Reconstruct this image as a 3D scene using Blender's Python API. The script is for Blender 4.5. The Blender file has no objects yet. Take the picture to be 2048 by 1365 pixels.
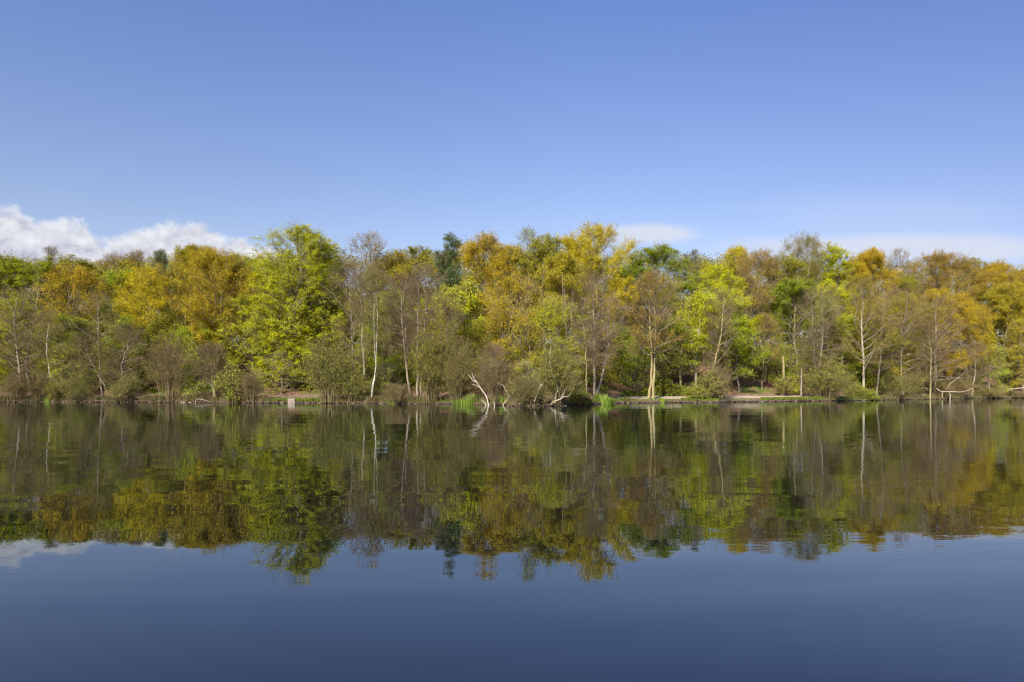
import bpy, math
import numpy as np
from mathutils import Vector
R = math.radians
scene = bpy.context.scene
COL = scene.collection

# ------------------------------------------------------------------ camera
F = 1365.0          # focal length in pixels of a 2048 px wide picture (24 mm)
HOR = 778.0         # horizon row
CAMZ = 1.7
cam = bpy.data.cameras.new('camera'); camo = bpy.data.objects.new('camera', cam); COL.objects.link(camo)
cam.sensor_width = 36; cam.lens = 24; cam.shift_y = (HOR - 682.5) / 2048
cam.clip_start = 0.1; cam.clip_end = 6000
camo.location = (0, 0, CAMZ); camo.rotation_euler = (R(90), 0, 0)
scene.camera = camo

# ------------------------------------------------------------------ light and exposure
SUN_EL, SUN_AZ = R(36), R(-152)      # azimuth from +Y clockwise; the sun stands behind the camera on its left
EXPOSURE = 1.0
SUN = 5.0
SKY = 0.085
sdir = Vector((math.sin(SUN_AZ) * math.cos(SUN_EL), math.cos(SUN_AZ) * math.cos(SUN_EL), math.sin(SUN_EL)))
sl = bpy.data.lights.new('sun', 'SUN'); sl.energy = SUN; sl.angle = R(0.53); sl.color = (1.0, 0.91, 0.74)
so = bpy.data.objects.new('sun', sl); COL.objects.link(so)
so.rotation_euler = sdir.to_track_quat('Z', 'Y').to_euler(); so.location = (-40, -60, 60)
scene.view_settings.view_transform = 'Standard'; scene.view_settings.look = 'None'
scene.view_settings.exposure = EXPOSURE; scene.view_settings.gamma = 1
scene.cycles.use_denoising = True; scene.cycles.denoising_prefilter = 'ACCURATE'; scene.cycles.filter_width = 1.2; scene.cycles.max_bounces = 6; scene.cycles.diffuse_bounces = 2; scene.cycles.glossy_bounces = 3
scene.cycles.transmission_bounces = 2; scene.cycles.sample_clamp_indirect = 4

class NT:
    """tiny node-tree writer"""
    def __init__(s, tree): s.t = tree; s.n = tree.nodes; s.l = tree.links; s.n.clear()
    def new(s, kind, **kw):
        n = s.n.new(kind)
        for k, v in kw.items(): setattr(n, k, v)
        return n
    def put(s, sock, v):
        if isinstance(v, bpy.types.NodeSocket): s.l.new(v, sock)
        else: sock.default_value = v
    def m(s, op, a, b=0.0, c=None, clamp=False):
        n = s.new('ShaderNodeMath', operation=op, use_clamp=clamp)
        s.put(n.inputs[0], a); s.put(n.inputs[1], b)
        if c is not None: s.put(n.inputs[2], c)
        return n.outputs[0]
    def rng(s, v, a, b, c=0.0, d=1.0, smooth=False):
        n = s.new('ShaderNodeMapRange', interpolation_type='SMOOTHSTEP' if smooth else 'LINEAR')
        s.put(n.inputs[0], v); s.put(n.inputs[1], a); s.put(n.inputs[2], b); s.put(n.inputs[3], c); s.put(n.inputs[4], d)
        return n.outputs[0]
    def noise(s, vec, scale, detail=4, rough=0.55, dist=0.0):
        n = s.new('ShaderNodeTexNoise'); s.put(n.inputs['Vector'], vec)
        n.inputs['Scale'].default_value = scale; n.inputs['Detail'].default_value = detail
        n.inputs['Roughness'].default_value = rough; n.inputs['Distortion'].default_value = dist
        return n.outputs['Fac']
    def mix(s, f, a, b, mode='MIX'):
        n = s.new('ShaderNodeMix', data_type='RGBA', blend_type=mode)
        s.put(n.inputs[0], f); s.put(n.inputs[6], a if not isinstance(a, tuple) else a + (1,)[:4 - len(a)])
        s.put(n.inputs[7], b if not isinstance(b, tuple) else b + (1,)[:4 - len(b)])
        return n.outputs[2]
    def vec(s, x, y, z):
        n = s.new('ShaderNodeCombineXYZ'); s.put(n.inputs[0], x); s.put(n.inputs[1], y); s.put(n.inputs[2], z)
        return n.outputs[0]

world = bpy.data.worlds.new('World'); scene.world = world; world.use_nodes = True
w = NT(world.node_tree)
sky = w.new('ShaderNodeTexSky', sky_type='NISHITA', sun_disc=False)
sky.sun_elevation = SUN_EL; sky.sun_rotation = SUN_AZ; sky.air_density = 1.0; sky.dust_density = 1.0; sky.ozone_density = 4.5
tc = w.new('ShaderNodeTexCoord'); sx = w.new('ShaderNodeSeparateXYZ'); w.l.new(tc.outputs['Generated'], sx.inputs[0])
X, Y, Z = sx.outputs
ys = w.m('MAXIMUM', Y, 0.05)
az = w.m('DIVIDE', X, ys); el = w.m('DIVIDE', Z, ys)          # tangents of azimuth and elevation
front = w.rng(Y, 0.1, 0.2)
v1 = w.vec(w.m('MULTIPLY', az, 1.0), w.m('MULTIPLY', el, 1.35), 0.0)
fb = w.noise(v1, 13, 9, 0.58, 0.15)
fb2 = w.noise(w.vec(az, w.m('ADD', w.m('MULTIPLY', el, 1.5), 7.0), 3.0), 5, 5, 0.5)
big = w.noise(w.vec(az, el, 5.0), 30, 5, 0.6)
ramp = w.new('ShaderNodeValToRGB'); w.put(ramp.inputs[0], w.rng(az, -0.75, 0.75))
prof = [(0, 370), (35, 368), (75, 335), (120, 326), (165, 326), (205, 304), (250, 322), (300, 324), (350, 326), (400, 326), (440, 312), (480, 302), (530, 288), (580, 240), (620, 0)]
cr = ramp.color_ramp; cr.interpolation = 'EASE'
while len(cr.elements) < len(prof): cr.elements.new(0.5)
for e, (p, hgt) in zip(cr.elements, prof): e.position = p / 2048; v = hgt / 400; e.color = (v, v, v, 1)
top = w.m('MULTIPLY', ramp.outputs[0], 400 / F)
fine_ = w.noise(v1, 42, 8, 0.62, 0.3)
top = w.m('ADD', top, w.m('ADD', w.m('MULTIPLY', w.m('SUBTRACT', fb, 0.5), 0.06), w.m('MULTIPLY', w.m('SUBTRACT', fine_, 0.5), 0.026)))
dens = w.rng(w.m('SUBTRACT', top, el), -0.004, 0.013, smooth=True)
depth = w.m('SUBTRACT', top, el)
relief = w.m('SUBTRACT', w.noise(v1, 17, 7, 0.6, 0.4), w.noise(w.vec(w.m('ADD', az, -0.006), w.m('ADD', w.m('MULTIPLY', el, 1.35), 0.020), 0.0), 17, 7, 0.6, 0.4))
shade = w.m('ADD', w.m('MULTIPLY', relief, 2.6), w.rng(w.m('ADD', depth, w.m('MULTIPLY', w.m('SUBTRACT', fb2, 0.5), 0.10)), 0.0, 0.085, 0.85, 0.12))
shade = w.m('MULTIPLY', shade, 1.0, clamp=True)
CL = 1.0 / SKY / 2 ** EXPOSURE
cl_hi = (0.86 * CL, 0.87 * CL, 0.92 * CL); cl_lo = (0.47 * CL, 0.48 * CL, 0.62 * CL)
cumulus = w.mix(shade, cl_lo, cl_hi)
# two thin veils low over the right half of the wood
def veil(cx, cy, rx, ry, amount, seed, sc):
    dx = w.m('DIVIDE', w.m('SUBTRACT', az, (cx - 1024) / F), rx / F); dy = w.m('DIVIDE', w.m('SUBTRACT', el, (HOR - cy) / F), ry / F)
    n = w.noise(w.vec(w.m('MULTIPLY', az, 1.0), w.m('MULTIPLY', el, 5.0), seed), sc, 6, 0.55, 0.3)
    d = w.m('SQRT', w.m('ADD', w.m('MULTIPLY', dx, dx), w.m('MULTIPLY', dy, dy)))
    d = w.m('ADD', d, w.m('MULTIPLY', w.m('SUBTRACT', n, 0.5), 0.9))
    return w.m('MULTIPLY', w.rng(d, 1.05, 0.3, smooth=True), amount)
c1 = veil(1300, 468, 135, 27, 1.0, 1.0, 6); c1b = veil(1215, 474, 90, 22, 0.7, 2.0, 6); c2 = veil(1850, 497, 480, 36, 0.95, 4.0, 4); c3 = veil(1750, 430, 300, 60, 0.16, 9.0, 5)
veils = w.m('MAXIMUM', w.m('MAXIMUM', c1, c2), w.m('MAXIMUM', c3, c1b))
air = w.mix(w.rng(Z, 0.20, 0.50), (1.30, 1.02, 0.96), (1.00, 0.96, 1.16)); air = w.mix(w.rng(w.m('MULTIPLY', az, front), 0.1, 0.8), air, (0.80, 0.80, 0.86), 'MULTIPLY')      # a touch milkier towards the skyline, deeper overhead
tint = w.mix(1.0, sky.outputs[0], air, 'MULTIPLY')
col = w.mix(w.m('MULTIPLY', veils, front), tint, (0.70 * CL, 0.75 * CL, 0.90 * CL))
col = w.mix(w.m('MULTIPLY', dens, front), col, cumulus)
bg = w.new('ShaderNodeBackground'); w.put(bg.inputs[0], col); bg.inputs[1].default_value = SKY
wo = w.new('ShaderNodeOutputWorld'); w.l.new(bg.outputs[0], wo.inputs[0])

# ------------------------------------------------------------------ helpers: tags, meshes, materials
def tag(o, label=None, cat=None, group=None, kind=None):
    if label: o['label'] = label
    if cat: o['category'] = cat
    if group: o['group'] = group
    if kind: o['kind'] = kind
    return o
def mesh_obj(name, verts, quads, mat, parent=None, smooth=False, tint=None, tris=None):
    me = bpy.data.meshes.new(name)
    verts = np.ascontiguousarray(verts, dtype=np.float32).reshape(-1, 3); quads = np.asarray(quads, dtype=np.int32).reshape(-1, 4)
    nv, nq = len(verts), len(quads)
    me.vertices.add(nv); me.vertices.foreach_set('co', verts.ravel())
    me.loops.add(nq * 4); me.loops.foreach_set('vertex_index', quads.ravel())
    me.polygons.add(nq); me.polygons.foreach_set('loop_start', np.arange(nq, dtype=np.int32) * 4)
    if smooth: me.polygons.foreach_set('use_smooth', np.ones(nq, dtype=bool))
    me.update(calc_edges=True)
    if tint is not None:
        a = me.attributes.new('tint', 'FLOAT_VECTOR', 'POINT'); a.data.foreach_set('vector', np.ascontiguousarray(tint, dtype=np.float32).ravel())
    if mat: me.materials.append(mat)
    o = bpy.data.objects.new(name, me); COL.objects.link(o)
    if parent: o.parent = parent
    return o
def empty(name, loc):
    o = bpy.data.objects.new(name, None); COL.objects.link(o); o.location = loc; o.empty_display_size = 0.5
    return o

MATS = {}
def bark(name, c1, c2, scale=(3, 3, 9), contrast=(0.35, 0.65), moss=0.0):
    m = bpy.data.materials.new('bark_' + name); m.use_nodes = True; t = NT(m.node_tree)
    g = t.new('ShaderNodeNewGeometry'); mp = t.new('ShaderNodeMapping'); t.l.new(g.outputs['Position'], mp.inputs[0]); mp.inputs['Scale'].default_value = scale
    f = t.rng(t.noise(mp.outputs[0], 1.0, 5, 0.6), contrast[0], contrast[1])
    c = t.mix(f, c1, c2)
    if moss:
        f2 = t.m('MULTIPLY', t.rng(t.noise(g.outputs['Position'], 1.3, 3), 0.45, 0.6), moss)
        c = t.mix(f2, c, (0.16, 0.15, 0.03))
    b = t.new('ShaderNodeBsdfPrincipled'); t.put(b.inputs['Base Color'], c); b.inputs['Roughness'].default_value = 0.9
    b.inputs['Specular IOR Level'].default_value = 0.15
    bm_ = t.new('ShaderNodeBump'); bm_.inputs['Strength'].default_value = 0.5; bm_.inputs['Distance'].default_value = 0.03; t.put(bm_.inputs['Height'], f)
    t.l.new(bm_.outputs[0], b.inputs['Normal'])
    o = t.new('ShaderNodeOutputMaterial'); t.l.new(b.outputs[0], o.inputs[0]); MATS['bark_' + name] = m; return m
def leaf(name, a, b, c, trans=0.22):
    """a..b blends with the tint of the spray of leaves, c is an accent some leaves have"""
    m = bpy.data.materials.new('leaf_' + name); m.use_nodes = True; t = NT(m.node_tree)
    at = t.new('ShaderNodeAttribute', attribute_name='tint'); s = t.new('ShaderNodeSeparateXYZ'); t.l.new(at.outputs['Vector'], s.inputs[0])
    col = t.mix(s.outputs[1], a, b); col = t.mix(t.rng(s.outputs[0], 0.72, 1.0), col, c)
    col = t.mix(1.0, col, t.vec(*[t.rng(s.outputs[2], 0, 1, 0.8, 1.2)] * 3), 'MULTIPLY')
    d = t.new('ShaderNodeBsdfDiffuse'); t.put(d.inputs[0], col); tr = t.new('ShaderNodeBsdfTranslucent'); t.put(tr.inputs[0], col)
    gl = t.new('ShaderNodeBsdfGlossy'); gl.inputs['Roughness'].default_value = 0.5; gl.inputs['Color'].default_value = (1, 1, 1, 1)
    mx = t.new('ShaderNodeMixShader'); mx.inputs[0].default_value = trans; t.l.new(d.outputs[0], mx.inputs[1]); t.l.new(tr.outputs[0], mx.inputs[2])
    m2 = t.new('ShaderNodeMixShader'); m2.inputs[0].default_value = 0.006; t.l.new(mx.outputs[0], m2.inputs[1]); t.l.new(gl.outputs[0], m2.inputs[2])
    o = t.new('ShaderNodeOutputMaterial'); t.l.new(m2.outputs[0], o.inputs[0]); MATS['leaf_' + name] = m; return m
bark('grey', (0.13, 0.105, 0.08), (0.27, 0.225, 0.175))
bark('brown', (0.09, 0.068, 0.05), (0.20, 0.155, 0.11), moss=0.4)
bark('pale', (0.20, 0.165, 0.12), (0.40, 0.35, 0.27))
bark('dead', (0.24, 0.20, 0.16), (0.50, 0.44, 0.37), (5, 5, 12))
bark('birch', (0.10, 0.085, 0.07), (0.46, 0.42, 0.37), (2, 2, 5), (0.30, 0.42))
bark('lichen', (0.15, 0.12, 0.06), (0.33, 0.28, 0.15), moss=0.3)
bark('twig', (0.115, 0.081, 0.054), (0.185, 0.132, 0.088))
bark('twig_olive', (0.115, 0.095, 0.043), (0.18, 0.15, 0.068))
bark('twig_grey', (0.13, 0.097, 0.052), (0.205, 0.157, 0.082))
leaf('beech', (0.28, 0.30, 0.007), (0.39, 0.41, 0.009), (0.50, 0.49, 0.012))
leaf('beech_dark', (0.175, 0.215, 0.007), (0.26, 0.295, 0.009), (0.35, 0.37, 0.012))
leaf('lemon', (0.29, 0.32, 0.010), (0.40, 0.42, 0.012), (0.50, 0.48, 0.03))
leaf('gold', (0.39, 0.30, 0.012), (0.49, 0.40, 0.015), (0.35, 0.37, 0.015))
leaf('orange', (0.31, 0.215, 0.016), (0.40, 0.30, 0.018), (0.26, 0.29, 0.015))
leaf('rust', (0.22, 0.145, 0.032), (0.31, 0.21, 0.036), (0.25, 0.22, 0.03))
leaf('olive', (0.17, 0.165, 0.018), (0.25, 0.24, 0.022), (0.33, 0.33, 0.03))
leaf('oakgreen', (0.24, 0.22, 0.018), (0.33, 0.28, 0.020), (0.40, 0.29, 0.02))
leaf('maple', (0.115, 0.155, 0.010), (0.18, 0.225, 0.012), (0.28, 0.33, 0.018))
leaf('green', (0.175, 0.225, 0.009), (0.26, 0.32, 0.012), (0.37, 0.42, 0.02))
leaf('conifer', (0.062, 0.115, 0.036), (0.100, 0.165, 0.052), (0.14, 0.21, 0.07), 0.1)
leaf('larch', (0.075, 0.115, 0.06), (0.12, 0.16, 0.085), (0.16, 0.2, 0.1), 0.1)
leaf('bud', (0.22, 0.17, 0.085), (0.30, 0.24, 0.12), (0.36, 0.31, 0.15), 0.15)
leaf('catkin', (0.17, 0.145, 0.030), (0.25, 0.215, 0.036), (0.31, 0.30, 0.04))
leaf('willow', (0.165, 0.18, 0.028), (0.25, 0.265, 0.038), (0.35, 0.36, 0.07))
leaf('amber', (0.33, 0.22, 0.016), (0.43, 0.305, 0.018), (0.29, 0.29, 0.015))
leaf('grass', (0.085, 0.12, 0.018), (0.14, 0.18, 0.026), (0.21, 0.24, 0.05))
leaf('reed', (0.11, 0.17, 0.026), (0.17, 0.24, 0.034), (0.25, 0.30, 0.06))
leaf('under', (0.10, 0.135, 0.010), (0.19, 0.22, 0.014), (0.30, 0.31, 0.02))
leaf('wood', (0.16, 0.165, 0.012), (0.26, 0.235, 0.016), (0.34, 0.25, 0.02))

# ------------------------------------------------------------------ the lake shore and the ground
SH = np.array([(-900, 822), (-300, 806), (0, 804.3), (250, 805.2), (500, 806.3), (750, 807.6), (860, 808.4), (930, 809.4), (985, 811), (1010, 810.8), (1035, 812.4), (1070, 813), (1110, 812.4), (1140, 810),
               (1200, 808.6), (1260, 806.4), (1430, 805.4), (1540, 804), (1620, 802.9), (1750, 801.2), (1860, 799), (1950, 797.4), (2048, 796.8), (2300, 797.5), (2900, 815)])
SHAZ = np.arctan((SH[:, 0] - 1024) / F); SHD = CAMZ * F / (SH[:, 1] - HOR) / np.cos(SHAZ)
SHAZ = np.concatenate([[-math.pi, -2.2, -1.5], SHAZ, [1.5, 2.2, math.pi]]); SHD = np.concatenate([[3, 5, 30], SHD, [30, 5, 3]])
def shore(azm):
    d = np.interp(azm, SHAZ, SHD)
    k = np.clip((d - 20) / 30, 0, 1)
    return d + k * (0.35 * np.sin(azm * 61 + 1) + 0.28 * np.sin(azm * 137 + 2) + 0.16 * np.sin(azm * 311) + 0.10 * np.sin(azm * 613 + 1))
PS = np.array([-200, -20, -6, -1.0, -0.05, 0.12, 1.5, 2.4, 5.6, 7, 13, 22, 45, 100, 400, 3000])
PZ = np.array([-3.0, -2.5, -1.2, -0.3, -0.06, 0.20, 0.31, 0.43, 0.72, 0.85, 2.4, 4.9, 8.6, 12.5, 18, 30])
def gz(x, y):
    azm = np.arctan2(x, y); r = np.hypot(x, y); s = r - shore(azm)
    k = np.clip((s - 6) / 14, 0, 1); k0 = np.clip((s - 0.1) / 1.2, 0, 1) * (1 - np.clip((s - 1.5) / 1.0, 0, 1))
    n = 0.5 * np.sin(x * 0.21 + 1.3) * np.sin(y * 0.17) + 0.28 * np.sin(x * 0.63 + y * 0.41) + 0.12 * np.sin(x * 1.7 - y * 1.3) + 0.05 * np.sin(x * 3.9 + y * 4.1)
    return np.interp(s, PS, PZ) + n * k * 0.9 + k0 * 0.06 * np.sin(x * 2.3) * np.sin(x * 0.7 + y)
def at(px, s):
    """ground point seen in the column px of the photograph, s metres behind the water's edge"""
    a = math.atan((px - 1024) / F); r = float(shore(np.array([a]))[0]) + s
    return r * math.sin(a), r * math.cos(a)
azs = np.unique(np.concatenate([np.linspace(-math.pi, -0.72, 60), np.linspace(-0.72, 0.72, 620), np.linspace(0.72, math.pi, 60)]))
srow = np.array([-60, -30, -12, -6, -3, -1.5, -0.6, -0.2, -0.05, 0.05, 0.12, 0.3, 0.7, 1.1, 1.5, 1.95, 2.4, 3.2, 4.0, 4.8, 5.6, 6.2, 7, 8, 9, 10, 11, 12, 13, 14.5, 16, 18, 20, 22, 25, 28, 32, 36, 40, 45, 52, 60, 70, 85, 100, 140, 200, 400, 1000, 3000.])
def sheet(azl, sl_, lift=0.0, clampmin=0.5):
    A, S = np.meshgrid(azl, sl_, indexing='ij'); D = shore(A); r = np.maximum(D + S, clampmin * (1 + (S + 200) / 500))
    x = r * np.sin(A); y = r * np.cos(A); z = gz(x, y) + lift
    n, k = A.shape; i = np.arange(n * k).reshape(n, k)
    q = np.stack([i[:-1, :-1], i[:-1, 1:], i[1:, 1:], i[1:, :-1]], -1).reshape(-1, 4)
    return np.stack([x, y, z], -1).reshape(-1, 3), q[:, ::-1]
def ground_mat():
    m = bpy.data.materials.new('ground'); m.use_nodes = True; t = NT(m.node_tree)
    g = t.new('ShaderNodeNewGeometry'); P = g.outputs['Position']; s = t.new('ShaderNodeSeparateXYZ'); t.l.new(P, s.inputs[0])
    litter = t.mix(t.rng(t.noise(P, 2.2, 8, 0.7), 0.35, 0.65), (0.10, 0.055, 0.035), (0.27, 0.15, 0.10))
    litter = t.mix(t.rng(t.noise(P, 9, 3, 0.7), 0.5, 0.7), litter, (0.20, 0.14, 0.085))
    green = t.mix(t.rng(t.noise(P, 7, 5), 0.35, 0.65), (0.05, 0.085, 0.015), (0.11, 0.16, 0.03))
    c = t.mix(t.rng(t.noise(P, 0.22, 5, 0.6), 0.52, 0.60), litter, green)
    mud = t.mix(t.rng(t.noise(P, 3.5, 6, 0.65), 0.35, 0.65), (0.12, 0.092, 0.066), (0.225, 0.18, 0.14))
    mud = t.mix(t.rng(t.noise(P, 0.45, 5, 0.65), 0.56, 0.72, 0, 0.45), mud, (0.11, 0.12, 0.04))
    c = t.mix(t.rng(s.outputs[2], 0.75, 1.1), mud, c)
    c = t.mix(t.rng(t.m('ADD', s.outputs[2], t.m('MULTIPLY', t.noise(P, 1.1, 4), 0.16)), 0.14, 0.40), (0.035, 0.027, 0.02), c)       # ground colour darkens low down, towards the water's edge
    b = t.new('ShaderNodeBsdfPrincipled'); t.put(b.inputs['Base Color'], c); b.inputs['Roughness'].default_value = 0.95; b.inputs['Specular IOR Level'].default_value = 0.1
    bp = t.new('ShaderNodeBump'); bp.inputs['Distance'].default_value = 0.15; bp.inputs['Strength'].default_value = 0.8; t.put(bp.inputs['Height'], t.noise(P, 5, 6, 0.7)); t.l.new(bp.outputs[0], b.inputs['Normal'])
    o = t.new('ShaderNodeOutputMaterial'); t.l.new(b.outputs[0], o.inputs[0]); return m
v, q = sheet(azs, srow)
tag(mesh_obj('ground', v, q, ground_mat(), smooth=True), kind='structure', label='rising woodland floor of brown leaf litter and green patches')
def path_mat():
    m = bpy.data.materials.new('path'); m.use_nodes = True; t = NT(m.node_tree)
    P = t.new('ShaderNodeNewGeometry').outputs['Position']
    c = t.mix(t.rng(t.noise(P, 1.2, 7, 0.65), 0.35, 0.65), (0.28, 0.215, 0.17), (0.43, 0.35, 0.29))
    c = t.mix(t.rng(t.noise(P, 14, 3, 0.7), 0.58, 0.7, 0, 0.5), c, (0.16, 0.12, 0.09))
    b = t.new('ShaderNodeBsdfPrincipled'); t.put(b.inputs['Base Color'], c); b.inputs['Roughness'].default_value = 0.95; b.inputs['Specular IOR Level'].default_value = 0.1
    bp = t.new('ShaderNodeBump'); bp.inputs['Distance'].default_value = 0.05; t.put(bp.inputs['Height'], t.noise(P, 8, 5, 0.7)); t.l.new(bp.outputs[0], b.inputs['Normal'])
    o = t.new('ShaderNodeOutputMaterial'); t.l.new(b.outputs[0], o.inputs[0]); return m
pa = azs[(azs > math.atan((1170 - 1024) / F)) & (azs < math.atan((2300 - 1024) / F))]
v, q = sheet(pa, np.array([2.4, 3.2, 4.0, 4.8, 5.6]), 0.015)
# ragged path edges: pull the outer rows in and out a little
vv = v.reshape(-1, 5, 3); wob = 0.35 * np.sin(pa * 90) + 0.2 * np.sin(pa * 233 + 1)
for row, k in ((0, 1), (4, -1)):
    d = vv[:, row] - vv[:, 2]; vv[:, row] += d * (wob * 0.4 * k)[:, None]; vv[:, row, 2] = gz(vv[:, row, 0], vv[:, row, 1]) + 0.012
tag(mesh_obj('path', vv.reshape(-1, 3), q, path_mat(), smooth=True), kind='structure', label='pale earth footpath along the far shore')

def water_mat():
    m = bpy.data.materials.new('water'); m.use_nodes = True; t = NT(m.node_tree)
    P = t.new('ShaderNodeNewGeometry').outputs['Position']
    mp = t.new('ShaderNodeMapping'); t.l.new(P, mp.inputs[0]); mp.inputs['Scale'].default_value = (0.4, 1.0, 1.0); mp.inputs['Rotation'].default_value = (0, 0, R(8))
    swell = t.noise(mp.outputs[0], 0.35, 2, 0.5); rip = t.noise(mp.outputs[0], 2.2, 3, 0.55); fine = t.noise(mp.outputs[0], 9.0, 2, 0.5)
    patch = t.rng(t.noise(mp.outputs[0], 0.05, 4, 0.55), 0.40, 0.60, 0.1, 1.5)
    h = t.m('ADD', t.m('MULTIPLY', swell, 0.021), t.m('MULTIPLY', t.m('MULTIPLY', rip, 0.0038), patch))
    h = t.m('ADD', h, t.m('MULTIPLY', t.m('MULTIPLY', fine, 0.00016), patch))
    bp = t.new('ShaderNodeBump'); bp.inputs['Strength'].default_value = 1.0; bp.inputs['Distance'].default_value = 1.0; t.put(bp.inputs['Height'], h)
    fr = t.new('ShaderNodeFresnel'); fr.inputs['IOR'].default_value = 1.72; t.l.new(bp.outputs[0], fr.inputs['Normal'])
    g = t.new('ShaderNodeBsdfGlossy'); g.inputs['Color'].default_value = (0.87, 0.94, 1.0, 1); g.inputs['Roughness'].default_value = 0.0; t.l.new(bp.outputs[0], g.inputs['Normal'])
    d = t.new('ShaderNodeBsdfDiffuse'); d.inputs[0].default_value = (0.003, 0.0035, 0.004, 1)      # deep, slightly blue water body
    mx = t.new('ShaderNodeMixShader'); t.l.new(fr.outputs[0], mx.inputs[0]); t.l.new(d.outputs[0], mx.inputs[1]); t.l.new(g.outputs[0], mx.inputs[2])
    o = t.new('ShaderNodeOutputMaterial'); t.l.new(mx.outputs[0], o.inputs[0]); return m
aw = np.linspace(-math.pi, math.pi, 121)
rw = np.array([0.0, 2, 6, 20, 60, 100, 150]); A, RR = np.meshgrid(aw, rw, indexing='ij')
Dw = shore(A) + 1.5; rr = np.minimum(RR, Dw)
v = np.stack([rr * np.sin(A), rr * np.cos(A), 0 * A], -1).reshape(-1, 3)
# the sheet runs a little way under the bank all round the lake
ang = np.concatenate([np.linspace(-math.pi, -0.75, 40), np.linspace(-0.75, 0.75, 400), np.linspace(0.75, math.pi, 40)])
out = shore(ang) + 1.0
n = len(ang); ring = np.stack([out * np.sin(ang), out * np.cos(ang), 0 * ang], -1); inner = ring * 0.5; core = ring * 0.02
v = np.concatenate([core, inner, ring]); i = np.arange(n - 1)
q = np.concatenate([np.stack([i, i + 1, n + i + 1, n + i], -1), np.stack([n + i, n + i + 1, 2 * n + i + 1, 2 * n + i], -1), ])
q = q[:, ::-1]
wat = mesh_obj('water', v, q, water_mat()); tag(wat, kind='structure', label='calm dark blue lake mirroring the wood and the sky')
# close the small hole in the middle of the sheet
me = wat.data
import bmesh
bm = bmesh.new(); bm.from_mesh(me); bmesh.ops.holes_fill(bm, edges=[e for e in bm.edges if e.is_boundary and max(v_.co.length for v_ in e.verts) < 3], sides=0); bmesh.ops.recalc_face_normals(bm, faces=bm.faces)
if sum(f.normal.z for f in bm.faces) < 0: bmesh.ops.reverse_faces(bm, faces=bm.faces)
bm.to_mesh(me); bm.free()

# ------------------------------------------------------------------ growing plants
def unit(a): return a / np.maximum(np.linalg.norm(a, axis=-1, keepdims=True), 1e-9)
class Geo:
    def __init__(s): s.v = []; s.q = []; s.n = 0
    def tubes(s, P, Rd, m):
        """P (n,k,3) polylines, Rd (n,k) radii, m sides"""
        n, k, _ = P.shape; T = np.empty_like(P); T[:, 1:-1] = P[:, 2:] - P[:, :-2]; T[:, 0] = P[:, 1] - P[:, 0]; T[:, -1] = P[:, -1] - P[:, -2]; T = unit(T)
        U = unit(np.cross(T, np.array([0.31, 0.93, 0.17]))); V = np.cross(T, U)
        a = np.arange(m) * 2 * math.pi / m
        ring = P[:, :, None] + Rd[:, :, None, None] * (np.cos(a)[None, None, :, None] * U[:, :, None] + np.sin(a)[None, None, :, None] * V[:, :, None])
        i = np.arange(n * k * m).reshape(n, k, m) + s.n; j = np.roll(i, -1, 2)
        s.q.append(np.stack([i[:, :-1], j[:, :-1], j[:, 1:], i[:, 1:]], -1).reshape(-1, 4)); s.v.append(ring.reshape(-1, 3)); s.n += n * k * m
    def make(s, name, mat, parent=None): return mesh_obj(name, np.concatenate(s.v), np.concatenate(s.q), mat, parent, smooth=True)
def pick(P, u):
    """points and tangents at parameter u (n,) on polylines P (n,k,3)"""
    k = P.shape[1]; f = np.clip(u, 0, 0.999) * (k - 1); i = f.astype(int); t = (f - i)[:, None]; r = np.arange(len(P))
    a, b = P[r, i], P[r, i + 1]; return a * (1 - t) + b * t, unit(b - a)
def grow(rg, P, Rd, per, u0, u1, L, ang, k, up=0.0, wander=0.2, rk=0.5, rend=0.3, horiz=0.0, taper=0.5):
    """per children on every polyline; L (callable of u) lengths; ang angle off the parent in degrees"""
    n = len(P); idx = np.repeat(np.arange(n), per); u = u0 + (u1 - u0) * ((np.tile(np.arange(per), n) + rg.random(n * per)) / per)
    p, T = pick(P[idx], u); rad = np.interp(u, [0, 1], [0, 1]) * 0 + Rd[idx, np.clip((u * (P.shape[1] - 1)).astype(int), 0, P.shape[1] - 1)]
    rv = unit(rg.normal(size=(n * per, 3))); perp = unit(rv - (rv * T).sum(-1, keepdims=True) * T)
    if horiz: perp[:, 2] *= (1 - horiz); perp = unit(perp)
    a = np.radians(ang + rg.normal(size=n * per) * 10)[:, None]; d = unit(np.cos(a) * T + np.sin(a) * perp)
    ln = (L(u) if callable(L) else L) * np.ones(n * per); ln = ln * rg.uniform(0.7, 1.2, n * per)
    Q = np.empty((n * per, k, 3)); Q[:, 0] = p; cur = d.copy()
    for i in range(1, k):
        cur = unit(cur + rg.normal(size=cur.shape) * wander * 0.5 + np.array([0, 0, up]) / (k - 1)); Q[:, i] = Q[:, i - 1] + cur * (ln / (k - 1))[:, None]
    r0 = np.maximum(rad * rk, 0.004); Rq = r0[:, None] * np.linspace(1, rend, k)[None]
    return Q, Rq, idx, u
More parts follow.
